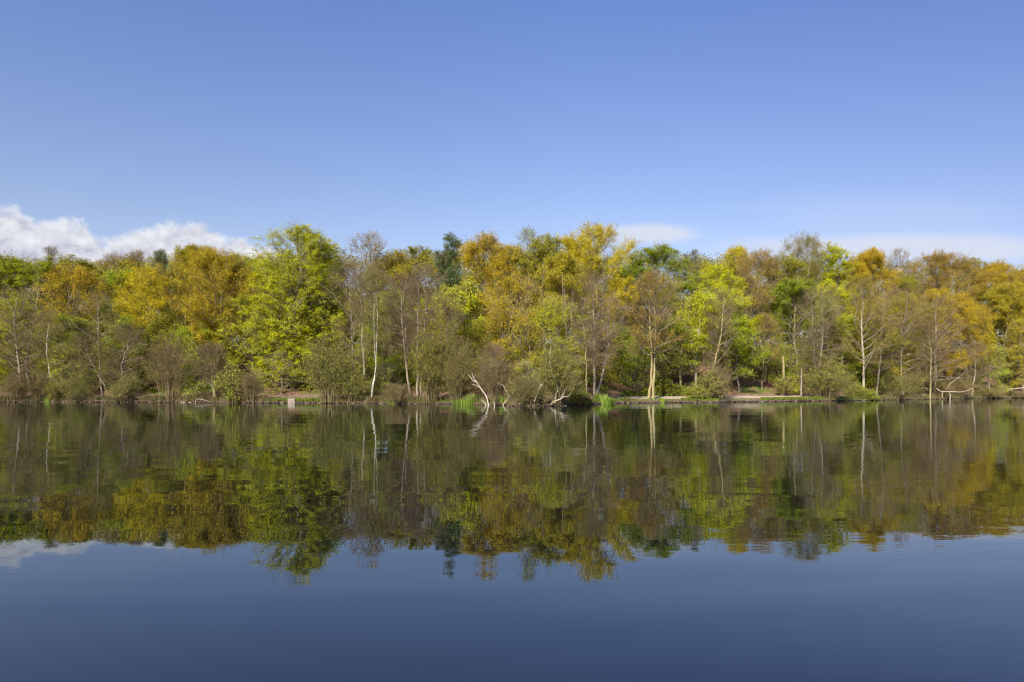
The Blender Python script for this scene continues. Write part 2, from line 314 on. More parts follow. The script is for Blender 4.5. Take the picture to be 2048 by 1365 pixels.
def leaves(rg, P, total, size, clump, flat, droop=0.0, aspect=0.62, tvar=None, wt=None):
    """small kite-shaped leaf faces scattered along the twigs P"""
    n = len(P); idx = rg.integers(0, n, total) if wt is None else np.searchsorted(np.cumsum(wt) / wt.sum(), rg.random(total)).clip(0, n - 1); u = rg.uniform(0.15, 1.0, total) ** 0.8
    c, T = pick(P[idx], u); off = rg.normal(size=(total, 3)) * clump; off[:, 2] *= (1 - 0.6 * flat); c = c + off; c[:, 2] -= droop * rg.random(total)
    nrm = unit(rg.normal(size=(total, 3)) * (1 - flat * 0.8) + np.array([-0.15, -0.3, 1.0]) * (0.35 + flat))
    a = unit(np.cross(nrm, rg.normal(size=(total, 3)))); b = np.cross(nrm, a); s = (size * rg.uniform(0.6, 1.35, total))[:, None]
    v = np.stack([c - a * s * 0.5, c + b * s * 0.5 * aspect + nrm * s * 0.08, c + a * s * 0.5, c - b * s * 0.5 * aspect + nrm * s * 0.08], 1)
    tw = rg.random(n) if tvar is None else tvar
    ti = np.stack([rg.random(total), np.clip(tw[idx] + rg.normal(size=total) * 0.15, 0, 1), rg.random(total)], -1)
    return v.reshape(-1, 3), np.arange(total * 4).reshape(-1, 4), np.repeat(ti, 4, 0)
ENV = {
 'dome': ([0, 0.15, 0.4, 0.7, 0.9, 1], [0.6, 0.9, 1.0, 1.0, 0.8, 0.5]),
 'oval': ([0, 0.2, 0.45, 0.75, 0.92, 1], [0.5, 0.9, 1.0, 0.85, 0.6, 0.3]),
 'vase': ([0, 0.25, 0.6, 0.8, 0.93, 1], [0.4, 0.75, 1.0, 0.95, 0.7, 0.4]),
 'cone': ([0, 0.1, 0.5, 0.85, 1], [0.8, 1.0, 0.62, 0.25, 0.05]),
 'column': ([0, 0.2, 0.6, 0.9, 1], [0.6, 1.0, 0.95, 0.6, 0.3]),
 'narrow': ([0, 0.3, 0.7, 1], [0.7, 1.0, 0.7, 0.2])}
SP = {  # nb branches, e0/e1 branch rise at crown foot and head, subs, twigs, twig length, leaves per tree, leaf size, clump, flatness
 'oak':   dict(nb=30, e0=8, e1=62, env='dome', sub=13, tw=6, tl=0.8, nl=58000, ls=0.135, cl=0.22, fl=0.15, up=0.35, tm='twig', bk='brown'),
 'beech': dict(nb=42, e0=2, e1=50, env='oval', sub=9, tw=6, tl=0.8, nl=60000, ls=0.12, cl=0.15, fl=0.7, up=0.12, hz=0.75, tm='twig', bk='grey'),
 'maple': dict(nb=28, e0=5, e1=55, env='dome', sub=12, tw=6, tl=0.7, nl=40000, ls=0.16, cl=0.22, fl=0.55, up=0.2, hz=0.5, tm='twig', bk='grey'),
 'birch': dict(nb=30, e0=35, e1=60, env='oval', sub=10, tw=8, tl=0.9, nl=24000, ls=0.11, cl=0.14, fl=0.1, up=-0.3, tm='twig_olive', bk='birch', drp=1.0),
 'alder': dict(nb=36, e0=8, e1=52, env='vase', sub=9, tw=6, tl=0.85, nl=3000, ls=0.08, cl=0.08, fl=0.1, up=0.15, tm='twig', bk='grey', bare=True),
 'bud':   dict(nb=26, e0=30, e1=62, env='dome', sub=9, tw=7, tl=0.9, nl=3600, ls=0.13, cl=0.10, fl=0.1, up=0.4, tm='twig_grey', bk='grey', bare=True),
 'conifer': dict(nb=70, e0=-8, e1=35, env='cone', sub=12, tw=5, tl=0.55, nl=14000, ls=0.20, cl=0.08, fl=0.3, up=0.1, hz=0.7, tm='twig', bk='brown', asp=0.22),
}
def px_point(px, py, yw):
    return np.array([(px - 1024) / F * yw, yw, CAMZ + (HOR - py) / F * yw])
def resample(pts, rad, k, rg, wob):
    pts = np.array(pts, float); d = np.r_[0, np.cumsum(np.linalg.norm(np.diff(pts, axis=0), axis=1))]; u = np.linspace(0, d[-1], k)
    P = np.stack([np.interp(u, d, pts[:, j]) for j in range(3)], -1); w_ = rg.normal(size=(k, 3)) * wob; w_[0] = 0; w_[:, 2] *= 0.3
    P += np.cumsum(w_, 0) - np.linspace(0, 1, k)[:, None] * np.cumsum(w_, 0)[-1] * 0.6
    return P, np.interp(u / d[-1], np.linspace(0, 1, len(rad)), rad)
seedc = [11]
GROUPS = {'oak': 'oak trees of the far shore', 'beech': 'beech trees of the far shore', 'maple': 'sycamore trees of the far shore', 'birch': 'birch trees of the far shore',
          'alder': 'bare alder trees of the far shore', 'bud': 'trees of the far shore just coming into bud', 'conifer': 'conifers above the wood'}
KIND = {'oak': 'oak_tree', 'beech': 'beech_tree', 'maple': 'sycamore_tree', 'birch': 'birch_tree', 'alder': 'alder_tree', 'bud': 'budding_tree', 'conifer': 'conifer_tree'}
def tree(sp, label, px, top, cw, cb, s, col, tr=None, stems=None, dens=1.0, bk=None, **kw):
    """px crown centre, top row of the crown, cw crown width, cb row of the crown foot (all in photo pixels), s metres behind the water's edge"""
    c = dict(SP[sp]); c.update(kw); seedc[0] += 1; rg = np.random.default_rng(seedc[0])
    x0, y0 = at(px, s); k_ = y0 / F; zt = CAMZ + (HOR - top) * k_; zb = CAMZ + (HOR - cb) * k_; Rc = cw * k_ / 2 * (1.0 if c.get('bare') else 1.27); Hc = zt - zb
    if stems:
        bx = (stems[0][0][0] - 1024) / F * y0
    else: bx = x0 + rg.normal() * 0.4
    g0 = float(gz(np.array([bx]), np.array([y0]))[0]); root = empty(KIND[sp], (bx, y0, g0)); tag(root, label, 'tree', GROUPS[sp])
    H = zt - g0; tr = tr or max(0.12, H * 0.0125); wood = Geo(); tw = Geo() if c.get('bare') else wood
    SPs, SRs = [], []
    if stems:
        for st in stems:
            pts = [px_point(a, b, y0 + rg.normal() * 0.25) for a, b in st]; pts[0][2] = min(pts[0][2], float(gz(pts[0][0], pts[0][1]))) - 0.3
            # carry the stem on into the crown
            last = pts[-1]; tip = np.array([last[0] * 0.45 + x0 * 0.55 + rg.normal() * Rc * 0.15, y0 + rg.normal() * 0.4, zb + Hc * 0.9])
            if tip[2] > last[2] + 0.6: pts.append((last + tip) / 2 + rg.normal(size=3) * 0.15); pts.append(tip)
            P, Rr = resample(pts, [tr, tr * 0.78, tr * 0.55, tr * 0.12], 22, rg, 0.05); SPs.append(P); SRs.append(Rr)
    else:
        mid = np.array([(bx + x0) / 2 + rg.normal() * 0.25, y0, g0 + H * 0.45])
        P, Rr = resample([[bx, y0, g0 - 0.3], mid, [x0, y0 + rg.normal() * 0.5, zt - Hc * 0.06]], [tr, tr * 0.8, tr * 0.55, tr * 0.08], 22, rg, 0.10); SPs.append(P); SRs.append(Rr)
    wp = [P.copy() for P in SPs]
    SPs = np.array(wp); SRs = np.array(SRs); fl = SRs.copy(); fl[:, 0] *= 1.5; fl[:, 1] *= 1.12
    wood.tubes(SPs, fl, 8)
    # branches spring where the stem runs inside the crown
    env = ENV[c['env']]; nb = int(c['nb'] * (0.7 + 0.3 / len(SPs)) if len(SPs) > 1 else c['nb'])
    BP, BR = [], []
    for P, Rr in zip(SPs, SRs):
        zmax = P[-1, 2]; t = (np.arange(nb) + rg.random(nb)) / nb; z = zb - 0.05 * Hc + (zmax - zb) * t ** 0.9
        u = np.interp(z, P[:, 2], np.linspace(0, 1, len(P))); p = np.stack([np.interp(u, np.linspace(0, 1, len(P)), P[:, j]) for j in range(3)], -1)
        rad = np.interp(u, np.linspace(0, 1, len(P)), Rr)
        h = np.clip((z - zb) / Hc, 0, 1); phi = np.arange(nb) * 2.39996 + rg.normal(size=nb) * 0.4 + rg.random() * 6; e = np.radians(c['e0'] + (c['e1'] - c['e0']) * h ** 0.8 + rg.normal(size=nb) * 7)
        hx = np.clip(h + 0.10, 0, 1); reach = Rc * np.interp(hx, *env)
        # stems that stand off-centre reach less on their own side
        ox = p[:, 0] - x0; cx = np.cos(phi); reach_x = np.maximum(0.25 * Rc, reach - ox * np.sign(cx) * np.abs(cx) * 0.9)
        ln = reach_x * rg.uniform(0.72, 1.06, nb) / np.maximum(np.cos(e), 0.45)
        ln = np.minimum(ln, np.maximum(0.5, (zt - p[:, 2]) / np.maximum(np.sin(e) + 0.18, 0.2)))
        d = np.stack([np.cos(phi) * np.cos(e), np.sin(phi) * np.cos(e), np.sin(e)], -1); k = 8; Q = np.empty((nb, k, 3)); Q[:, 0] = p
        for i in range(1, k):
            d = unit(d + rg.normal(size=d.shape) * 0.13 + np.array([0, 0, c['up']]) * 0.10); Q[:, i] = Q[:, i - 1] + d * (ln / (k - 1))[:, None]
        BP.append(Q); BR.append(np.maximum(rad * 0.5, 0.02)[:, None] * np.linspace(1, 0.22, k)[None])
    BP = np.concatenate(BP); BR = np.concatenate(BR); pale = (bk or c['bk']) in ('birch', 'pale', 'lichen'); lim = Geo() if pale else wood; lim.tubes(BP, BR, 5)
    if pale and not c.get('bare'): tw = lim
    bl = np.linalg.norm(BP[:, -1] - BP[:, 0], axis=1).mean()
    S, SR, si, su = grow(rg, BP, BR, c['sub'], 0.12, 0.98, lambda u: bl * (0.62 - 0.36 * u), 42, 5, up=c['up'] * 0.6, wander=0.35, rk=0.55, rend=0.3, horiz=c.get('hz', 0))
    SR = np.clip(SR, 0.010, 0.045); tw.tubes(S, SR, 3)
    drp = c.get('drp', 0)
    Tq, TR, ti, tu = grow(rg, S, SR, c['tw'], 0.15, 1.0, c['tl'], 38, 3, up=c['up'] * 0.5 - drp * 1.6, wander=0.4, rk=0.6, rend=0.4, horiz=c.get('hz', 0) * 0.7)
    TR = np.clip(TR, 0.006, 0.0095)
    dd = np.hypot(Tq[:, -1, 0] - x0, Tq[:, -1, 1] - y0) / Rc; rag = rg.normal(size=len(S))[ti] * 0.45
    over = Tq[:, -1, 2] < zt + 0.35 - min(Hc, 9.0) * 0.36 * dd ** 2 + rag
    wt = (rg.gamma(1.1, 1.0, len(S)) + c.get('even', 0.5))[ti] * (rg.gamma(2.0, 0.5, len(BP)) + 0.25)[si][ti]
    Tq, TR, wt = Tq[over], TR[over], wt[over]; tw.tubes(Tq, TR, 3)
    if pale: lim.make('branches', MATS['bark_twig_olive' if sp == 'birch' else 'bark_grey'], root)
    wood.make('trunk', MATS['bark_' + (bk or c['bk'])], root)
    crown = None
    area = max(0.35, min(2.6, (cw * k_) * Hc / 75.0)); nl = int(c['nl'] * dens * area)
    v, q, tt = leaves(rg, Tq, nl, c['ls'], c['cl'], c['fl'], droop=0.4 * drp, aspect=c.get('asp', 0.62), wt=wt)
    if c.get('bare'):
        crown = tw.make('crown', MATS['bark_' + c['tm']], root); mesh_obj('foliage', v, q, MATS['leaf_' + col], root, tint=tt)
    else: crown = mesh_obj('crown', v, q, MATS['leaf_' + col], root, tint=tt)
    return root
def shrub(name, label, px, top, cw, s, col, bare=False, n=26, nl=4000, ls=0.13, bk='twig_grey', fan=1.0, group='shrubs at the water\'s edge', cat='shrub', stem=0.03, cl=0.12, tl=0.55, fl=0.2, low=0.0, rise=0.5, tw=7):
    seedc[0] += 1; rg = np.random.default_rng(seedc[0]); s = max(0.05, s - 0.5) if s < 1.5 else s; x0, y0 = at(px, s); k_ = y0 / F; zt = CAMZ + (HOR - top) * k_; g0 = float(gz(np.array([x0]), np.array([y0]))[0]); Rc = cw * k_ / 2; H = max(0.6, zt - g0)
    root = empty(name, (x0, y0, g0)); tag(root, label, cat, group)
    phi = rg.random(n) * 6.283; sp_ = rg.random(n) ** 0.6; b0 = np.stack([x0 + np.cos(phi) * 0.28 * Rc * sp_, y0 + np.sin(phi) * 0.28 * Rc * sp_, np.full(n, g0 - 0.15)], -1)
    tipr = Rc * sp_ * 0.88 * fan * rg.uniform(0.6, 1.2, n); th = H * (1.0 - (0.85 - rise * 0.5) * sp_ ** 2.2) * rg.uniform(0.5, 1.0, n); tip = np.stack([x0 + np.cos(phi) * tipr, y0 + np.sin(phi) * tipr * 0.8, g0 + th], -1)
    k = 7; t = np.linspace(0, 1, k)[None, :, None]; P = b0[:, None] * (1 - t) + tip[:, None] * t; bow = np.sin(t * math.pi) * 0.10 * H; P[:, :, 2:3] += bow; P += np.cumsum(rg.normal(size=P.shape) * 0.035 * H * 0.3, 1) * (t > 0)
    Rd = np.full((n, 1), stem) * rg.uniform(0.6, 1.3, (n, 1)) * np.linspace(1, 0.35, k)[None]; wood = Geo(); wood.tubes(P, Rd, 4)
    S, SR, _, _ = grow(rg, P, Rd, 9, 0.18, 1.0, H * 0.30, 40, 4, up=0.1, wander=0.5, rk=0.6); SR = np.clip(SR, 0.009, 0.03); fine = Geo(); fine.tubes(S, SR, 3)
    Tq, TR, _, _ = grow(rg, S, SR, tw, 0.1, 1.0, tl, 40, 3, up=0.05, wander=0.5, rk=0.6); TR = np.clip(TR, 0.008, 0.012); ok = Tq[:, :, 2].min(1) > g0 - 0.1
    Tq, TR = Tq[ok], TR[ok]; fine.tubes(Tq, TR, 3)
    wood.make('stems', MATS['bark_' + bk], root); cr_ = fine.make('twigs', MATS['bark_' + bk], root)
    if nl:
        nl = int(nl * 0.85)
        v, q, tt = leaves(rg, Tq, nl, ls, cl, fl); mesh_obj('foliage', v, q, MATS['leaf_' + col], root, tint=tt)
    return root
def stick(name, label, cat, lines, mat, group=None, parent=None, s=0.0):
    """lines: list of (points in photo pixels, radius at start, radius at end), all standing at one real distance"""
    seedc[0] += 1; rg = np.random.default_rng(seedc[0]); p0 = lines[0][0][0]; x0, y0 = at(p0[0], s); g0 = min(0.0, CAMZ + (HOR - p0[1]) / F * y0)
    root = parent
    if root is None: root = empty(name, (x0, y0, g0)); tag(root, label, cat, group)
    for i, (pts, r0, r1) in enumerate(lines):
        Q = [px_point(a, b, y0 + 0.12 * j * (1 if i % 2 else -1)) for j, (a, b) in enumerate(pts)]
        if i == 0: Q[0][2] -= 0.25
        P, Rr = resample(Q, [r0, (r0 + r1) / 2, r1], max(10, 5 * len(pts)), rg, 0.012); g = Geo(); g.tubes(P[None], Rr[None], 7)
        g.make('trunk' if i == 0 else 'branch', mat, root)
    return root

# ------------------------------------------------------------------ the skyline, left to right
tree('beech', 'fresh green beech crown at the left edge of the picture under the cloud', 8, 517, 120, 650, 30, 'beech_dark')
tree('beech', 'green beech with flat top, between the left-edge beech and the thin bare treetop', 72, 523, 105, 660, 27, 'beech_dark')
tree('bud', 'faint leafless treetop of thin pinkish twigs rising into the left cloud', 108, 498, 62, 560, 44, 'bud', nl=200)
tree('maple', 'olive green broad crown behind the left orange oak', 150, 524, 120, 650, 33, 'olive')
tree('bud', 'pinkish brown budding crown on the skyline under the left cloud', 222, 510, 90, 600, 40, 'rust', nl=7000)
tree('bud', 'brown budding crown just left of the small dark conifer', 278, 506, 90, 590, 38, 'rust', nl=8000)
tree('maple', 'green crown tucked between the left orange oak and the golden oak', 240, 545, 95, 660, 22, 'green')
tree('conifer', 'small dark conifer tip poking up below the left cloud', 322, 497, 52, 600, 30, 'conifer')
tree('oak', 'yellow green oak crown whose top stands under the right end of the cloud bank', 395, 500, 115, 620, 34, 'oakgreen')
tree('maple', 'green crown between the big orange oak and the tall feathery beech', 478, 514, 90, 650, 36, 'green')
tree('beech', 'tallest feathery yellow green beech, left of the middle, its top above the cloud bank', 598, 460, 160, 742, 11, 'beech', nb=90, e1=55, nl=78000, sub=11, even=0.9)
tree('beech', 'darker green beech crown joined to the right side of the tallest beech', 646, 486, 90, 660, 27, 'beech_dark')
tree('beech', 'green beech crown joined to the left side of the tallest beech', 535, 522, 95, 680, 25, 'beech_dark')
tree('bud', 'pale see-through treetop of tan buds right of the tallest beech', 735, 468, 118, 620, 34, 'bud', nl=5200, tm='twig_grey')
tree('bud', 'thin tan budding crown between the tallest beech and the pale treetop', 688, 500, 60, 610, 36, 'bud', nl=4500)
tree('oak', 'small gold green crown right below the pale budding treetop', 790, 508, 80, 600, 36, 'oakgreen')
tree('beech', 'flat olive crown on the skyline left of the blue green conifer', 842, 500, 110, 620, 46, 'olive')
tree('conifer', 'tall blue green conifer in the middle of the skyline', 905, 465, 72, 610, 21, 'conifer', nl=28000)
tree('conifer', 'lower blue green conifer leaning against the left of the tall middle conifer', 884, 500, 58, 620, 20, 'conifer')
tree('oak', 'orange oak crown just right of the blue green conifer', 972, 476, 118, 640, 24, 'amber', nl=33800)
tree('maple', 'green gold crown between the orange oak and the airy green top', 1020, 492, 80, 640, 28, 'oakgreen')
tree('maple', 'airy blue green treetop with one thin shoot standing above the middle skyline', 1056, 458, 52, 560, 36, 'green', nl=6500, dens=0.8)
tree('maple', 'olive green crown left of the tall golden oak', 1092, 474, 95, 640, 28, 'olive')
tree('oak', 'tall golden oak right of the middle, highest crown of the skyline', 1192, 455, 150, 640, 24, 'gold', nl=39000)
tree('oak', 'yellow green oak on the left shoulder of the tall golden oak', 1128, 512, 105, 660, 20, 'oakgreen')
tree('maple', 'deep green sycamore crown right of the tall golden oak', 1312, 497, 128, 650, 26, 'maple', nl=28600)
tree('maple', 'deep green crown between the tall golden oak and the deep green sycamore', 1262, 520, 70, 650, 28, 'maple')
tree('conifer', 'grey green larch with spiky top right of the deep green sycamore', 1383, 497, 66, 600, 27, 'larch', nb=50, nl=7000)
tree('maple', 'yellow green round crown below and right of the larch', 1432, 541, 122, 660, 22, 'beech')
tree('oak', 'small pale gold crown on the skyline between larch and rust brown tree', 1472, 498, 66, 600, 38, 'gold', dens=0.8)
tree('oak', 'rust brown budding tree with its trunk showing high up in the crown', 1512, 502, 105, 670, 25, 'rust', nl=18200, stems=[[(1506, 775), (1504, 700), (1500, 640)], [(1512, 775), (1514, 690), (1518, 620)]], tr=0.16, bk='lichen')
tree('maple', 'olive green crown left of the tall drooping birch', 1562, 512, 88, 690, 25, 'olive')
tree('maple', 'broad green sycamore with layered leaves below the drooping birch', 1588, 565, 120, 730, 18, 'maple', nl=33800, hz=0.7)
tree('birch', 'tall drooping birch standing highest in the right half of the skyline', 1606, 464, 74, 640, 31, 'catkin', nl=26000, stems=[[(1598, 700), (1598, 600), (1594, 540), (1590, 500)], [(1612, 700), (1614, 590), (1622, 520)]], tr=0.15)
tree('beech', 'feathery yellow green beech right beside the tall drooping birch', 1663, 491, 88, 680, 30, 'beech', e1=62)
tree('oak', 'bright orange gold crown on the right skyline behind the pale trunked tree', 1738, 507, 98, 640, 27, 'amber')
tree('bud', 'grey leafless treetop between the orange gold crown and the broad brown oak', 1798, 500, 68, 600, 34, 'bud', nl=2500)
tree('oak', 'broad orange brown oak, largest crown of the right end', 1880, 512, 140, 660, 22, 'rust', nl=36400)
tree('beech', 'thin feathery treetop just right of the broad orange brown oak', 1940, 520, 74, 640, 30, 'olive', dens=0.5)
tree('oak', 'orange oak crown near the right edge of the picture', 1993, 530, 120, 680, 24, 'amber', nl=33800)
tree('conifer', 'green conifer tip at the right edge of the skyline', 2038, 536, 54, 640, 32, 'conifer')
tree('oak', 'rust crown filling behind the grey trees of the right end', 1800, 560, 110, 690, 22, 'olive')
tree('oak', 'orange crown cut by the right edge of the picture', 2062, 562, 90, 690, 20, 'amber')
# ------------------------------------------------------------------ the middle rows
tree('oak', 'orange oak near the left edge, below the flat-topped beech', 147, 536, 125, 680, 15, 'amber', nl=23400)
tree('maple', 'bright green tree low behind the leftmost white birch stem', 137, 636, 90, 765, 8, 'green')
tree('oak', 'golden oak on the left side, with clear round crown', 292, 541, 140, 700, 14, 'gold', nl=31200)
tree('oak', 'big orange oak on the left side with dark forked trunk', 422, 509, 185, 710, 13, 'orange', nl=44200, stems=[[(455, 785), (448, 700), (446, 640), (444, 560)], [(452, 700), (440, 640), (425, 580)]], tr=0.26)
tree('maple', 'low bright green spray of leaves under the big orange oak', 392, 660, 110, 770, 12, 'green')
tree('beech', 'bright yellow green beech low in front of the tallest beech', 505, 588, 115, 750, 12, 'lemon', nl=33800)
tree('beech', 'yellow green beech with layered boughs in front of the tallest beech', 590, 600, 130, 745, 13, 'beech', nl=36400)
tree('beech', 'small tree of yellow leaves above the stone block', 572, 702, 84, 785, 8, 'lemon', nl=11700, tl=0.5)
tree('maple', 'dark green tree showing behind the white birch', 762, 610, 110, 780, 13, 'green')
tree('beech', 'low green saplings showing right of the white birch', 775, 730, 70, 792, 6, 'green', nl=9100, tl=0.5)
tree('maple', 'green tree behind the twin grey alder stems', 860, 600, 105, 770, 14, 'beech')
tree('maple', 'bright lemon yellow sycamore under the orange oak in the middle', 928, 562, 76, 725, 13, 'lemon', nl=20000, ls=0.21)
tree('oak', 'olive brown oak with its trunk standing in the middle of the wood', 1030, 556, 125, 730, 14, 'orange', nl=23400, stems=[[(1019, 785), (1019, 730), (1014, 690), (1022, 640)]], tr=0.2, bk='lichen')
tree('oak', 'olive gold oak low in the middle, right of the olive brown oak', 1050, 650, 110, 760, 10, 'oakgreen', nl=20800)
tree('beech', 'bright yellow green tree behind the grey green willow', 1112, 596, 115, 745, 12, 'beech', nl=28600)
tree('beech', 'low lemon green spray of leaves left of the grey green willow', 1052, 728, 70, 785, 6, 'lemon', nl=9100, tl=0.5)
tree('oak', 'gold leaved tree behind the leaning pale trunk', 1195, 640, 90, 770, 12, 'gold', nl=11700)
tree('maple', 'dark green tree with bare trunk behind the leaning pale trunk', 1244, 660, 90, 770, 15, 'maple', stems=[[(1241, 772), (1243, 720), (1240, 680), (1240, 640)]], tr=0.2)
tree('maple', 'deep shaded green tree left of the two-stemmed path tree', 1272, 690, 95, 790, 9, 'green', nl=15600)
tree('maple', 'dark green tree behind the two-stemmed path tree', 1330, 640, 110, 760, 18, 'maple')
tree('maple', 'lichen green trunk right of the two-stemmed path tree with green leaves', 1362, 660, 84, 745, 9, 'green', nl=13000, stems=[[(1362, 778), (1361, 745), (1363, 700), (1362, 660)]], tr=0.21, bk='lichen')
tree('maple', 'bright lemon green tree on a pale straight trunk beside the path', 1405, 588, 88, 728, 8, 'lemon', nl=34000, ls=0.16, stems=[[(1391, 780), (1391, 730), (1392, 690), (1398, 640)]], tr=0.19, bk='pale')
tree('maple', 'green tree hanging over the dark hollow by the path', 1478, 640, 96, 750, 9, 'green', nl=28000, ls=0.16)
tree('oak', 'small orange tree over the dark hollow, right of the bare purple brown alder', 1528, 636, 66, 725, 10, 'orange', nl=10920)
tree('maple', 'green tree behind the dead cut trunk', 1560, 690, 90, 775, 14, 'beech_dark', nl=13000)
tree('beech', 'green yellow tree behind the big olive bush', 1680, 640, 120, 770, 14, 'beech_dark')
tree('oak', 'yellow green tree behind the pale trunked tree of the right side', 1735, 610, 120, 740, 14, 'oakgreen')
tree('oak', 'orange brown tree low behind the fan of bare boughs', 1925, 610, 110, 745, 13, 'amber', nl=19500)
tree('maple', 'green tree at the right side above the brushwood', 1985, 694, 72, 785, 5, 'green', nl=13000, tl=0.5)
tree('oak', 'yellow green oak near the right edge below the orange oak', 2012, 570, 90, 720, 14, 'oakgreen')
tree('maple', 'bright yellow tree at the right edge, low over the fallen trunk', 2044, 640, 56, 775, 6, 'oakgreen', nl=20800)
tree('oak', 'olive tree behind the brown alder of the left side', 205, 650, 110, 770, 13, 'olive')
tree('oak', 'olive green tree behind the grey willow thicket', 330, 640, 110, 770, 12, 'olive')
tree('oak', 'brown green tree at the left edge behind the leaning alder', 20, 660, 110, 780, 13, 'olive')
tree('maple', 'dark green tree behind the two tall alders left of the birch', 690, 590, 110, 770, 14, 'beech')
tree('maple', 'green tree between the drooping birch and the pale trunked tree', 1655, 570, 80, 690, 18, 'beech')
tree('oak', 'brown tree low between the orange oak and the olive willow in the middle', 965, 650, 90, 770, 12, 'olive')
tree('beech', 'yellow green tree behind the broad leafy olive bush', 650, 560, 100, 745, 12, 'beech')
tree('maple', 'bright green tree between the white birch and the leaning double stem', 778, 585, 84, 740, 10, 'green')
tree('maple', 'yellow green tree left of the lemon yellow sycamore', 895, 585, 84, 745, 12, 'beech')
tree('beech', 'low spray of fresh green leaves right of the leftmost white birch stem', 128, 690, 60, 780, 2.5, 'beech', nl=14000, tl=0.5)
tree('maple', 'small fresh green tree in front of the right side of the willow thicket', 392, 700, 50, 790, 2.2, 'green', nl=12000, tl=0.5)
tree('beech', 'yellow green tree behind the left-edge alder', 32, 600, 100, 760, 11, 'beech')
tree('maple', 'green tree behind the brown alder between the grey trunk and the thicket', 250, 640, 90, 765, 10, 'green')
tree('oak', 'olive gold tree behind the dense brown alder of the right side', 1810, 600, 110, 750, 13, 'oakgreen')
tree('oak', 'orange tree behind the fan of level boughs', 1880, 585, 110, 740, 14, 'amber')
tree('maple', 'green tree low between the thickest pale trunk and the slanting stem', 1760, 650, 90, 770, 10, 'beech_dark')
tree('maple', 'green gold tree behind the purple brown alder of the dark hollow', 1450, 580, 90, 700, 14, 'beech')
# ------------------------------------------------------------------ bare and budding trees close to the water
tree('alder', 'bare brown alder at the left edge with leaning pale grey stem', 35, 570, 118, 745, 1.5, 'catkin', stems=[[(46, 788), (40, 755), (33, 700), (28, 640)]], tr=0.17, tm='twig')
tree('birch', 'brown catkin-hung birch with thin white stem near the left edge', 92, 622, 88, 745, 1.8, 'catkin', nl=7000, stems=[[(94, 797), (97, 770), (97, 745), (92, 700), (92, 670)]], tr=0.10)
tree('alder', 'olive brown budding alder on a tall straight grey trunk, left side', 198, 582, 112, 740, 2.5, 'catkin', nl=7000, stems=[[(204, 795), (203, 740), (200, 690), (199, 630)]], tr=0.14, tm='twig_olive')
tree('alder', 'slanting thin brown tree crossing in front of the grey trunk, left side', 165, 668, 95, 775, 1.2, 'catkin', nl=5000, stems=[[(222, 800), (205, 765), (190, 735), (175, 710)]], tr=0.08, tm='twig_olive')
tree('bud', 'slender forked tree with several leaning olive stems beside the willow thicket', 425, 690, 82, 775, 0.8, 'catkin', nl=2200, stems=[[(434, 802), (424, 765), (419, 730), (413, 705)], [(432, 800), (428, 760), (430, 720)], [(430, 800), (418, 760), (404, 720)]], tr=0.07, bk='lichen', tl=0.5)
tree('alder', 'purple brown bare alder, left one of the pair left of the white birch', 692, 532, 112, 745, 1.8, 'catkin', stems=[[(707, 798), (704, 740), (702, 680), (700, 620)]], tr=0.16)
tree('alder', 'bare alder on a thin pale speckled stem next to the white birch', 722, 520, 72, 640, 1.4, 'catkin', stems=[[(729, 800), (728, 750), (724, 690), (721, 640), (716, 580), (713, 548)]], tr=0.13, bk='pale', nb=30)
tree('birch', 'white birch with two slim white stems left of the middle', 748, 527, 70, 700, 1.0, 'willow', nl=6500, stems=[[(742, 803), (748, 770), (751, 730), (750, 680), (747, 620)], [(741, 803), (744, 775), (748, 748)]], tr=0.06)
tree('alder', 'bare purple brown alder with long leaning double stem right of the white birch', 803, 545, 96, 700, 2.0, 'catkin', stems=[[(823, 778), (817, 750), (810, 710), (805, 660), (802, 590)], [(822, 778), (812, 720), (808, 650), (805, 600)]], tr=0.15)
tree('alder', 'bare purple brown alder with two tall parallel stems left of the middle', 853, 527, 92, 680, 2.2, 'catkin', stems=[[(836, 795), (836, 740), (837, 680), (838, 600), (837, 570)], [(840, 795), (842, 720), (846, 650), (849, 590)]], tr=0.15)
tree('alder', 'bare dark alder hanging left of the lemon yellow sycamore', 898, 590, 82, 720, 3.0, 'catkin', stems=[[(903, 795), (901, 740), (898, 680)]], tr=0.10)
tree('alder', 'tall bare alder with straight pale trunk in front of the golden oak', 1192, 538, 120, 725, 1.6, 'catkin', nl=3500, stems=[[(1188, 798), (1189, 740), (1190, 680), (1186, 620), (1185, 580)]], tr=0.20)
tree('alder', 'bare tree on a leaning pale trunk beside the reeds', 1222, 585, 84, 715, 0.9, 'catkin', nl=1500, stems=[[(1189, 800), (1200, 775), (1208, 740), (1214, 700), (1216, 660), (1217, 625)]], tr=0.14, bk='pale', nb=26)
tree('alder', 'very thin pale-stemmed tree left of the tall bare alder', 1164, 630, 74, 745, 1.2, 'catkin', nl=1200, stems=[[(1170, 800), (1172, 750), (1172, 700), (1166, 655)]], tr=0.09, bk='lichen', nb=22)
tree('bud', 'two-stemmed tree with orange brown buds standing on the path edge', 1310, 548, 138, 708, 2.0, 'rust', nl=12000, nb=34, stems=[[(1297, 797), (1301, 760), (1303, 700), (1301, 650), (1299, 600)], [(1306, 797), (1309, 750), (1311, 690), (1313, 640), (1310, 600)]], tr=0.18, bk='lichen', tm='twig_grey', e0=15)
tree('alder', 'bare purple brown alder leaning over the dark hollow of the path', 1452, 572, 92, 722, 2.5, 'catkin', stems=[[(1422, 790), (1425, 750), (1431, 710), (1440, 670)]], tr=0.17, bk='lichen')
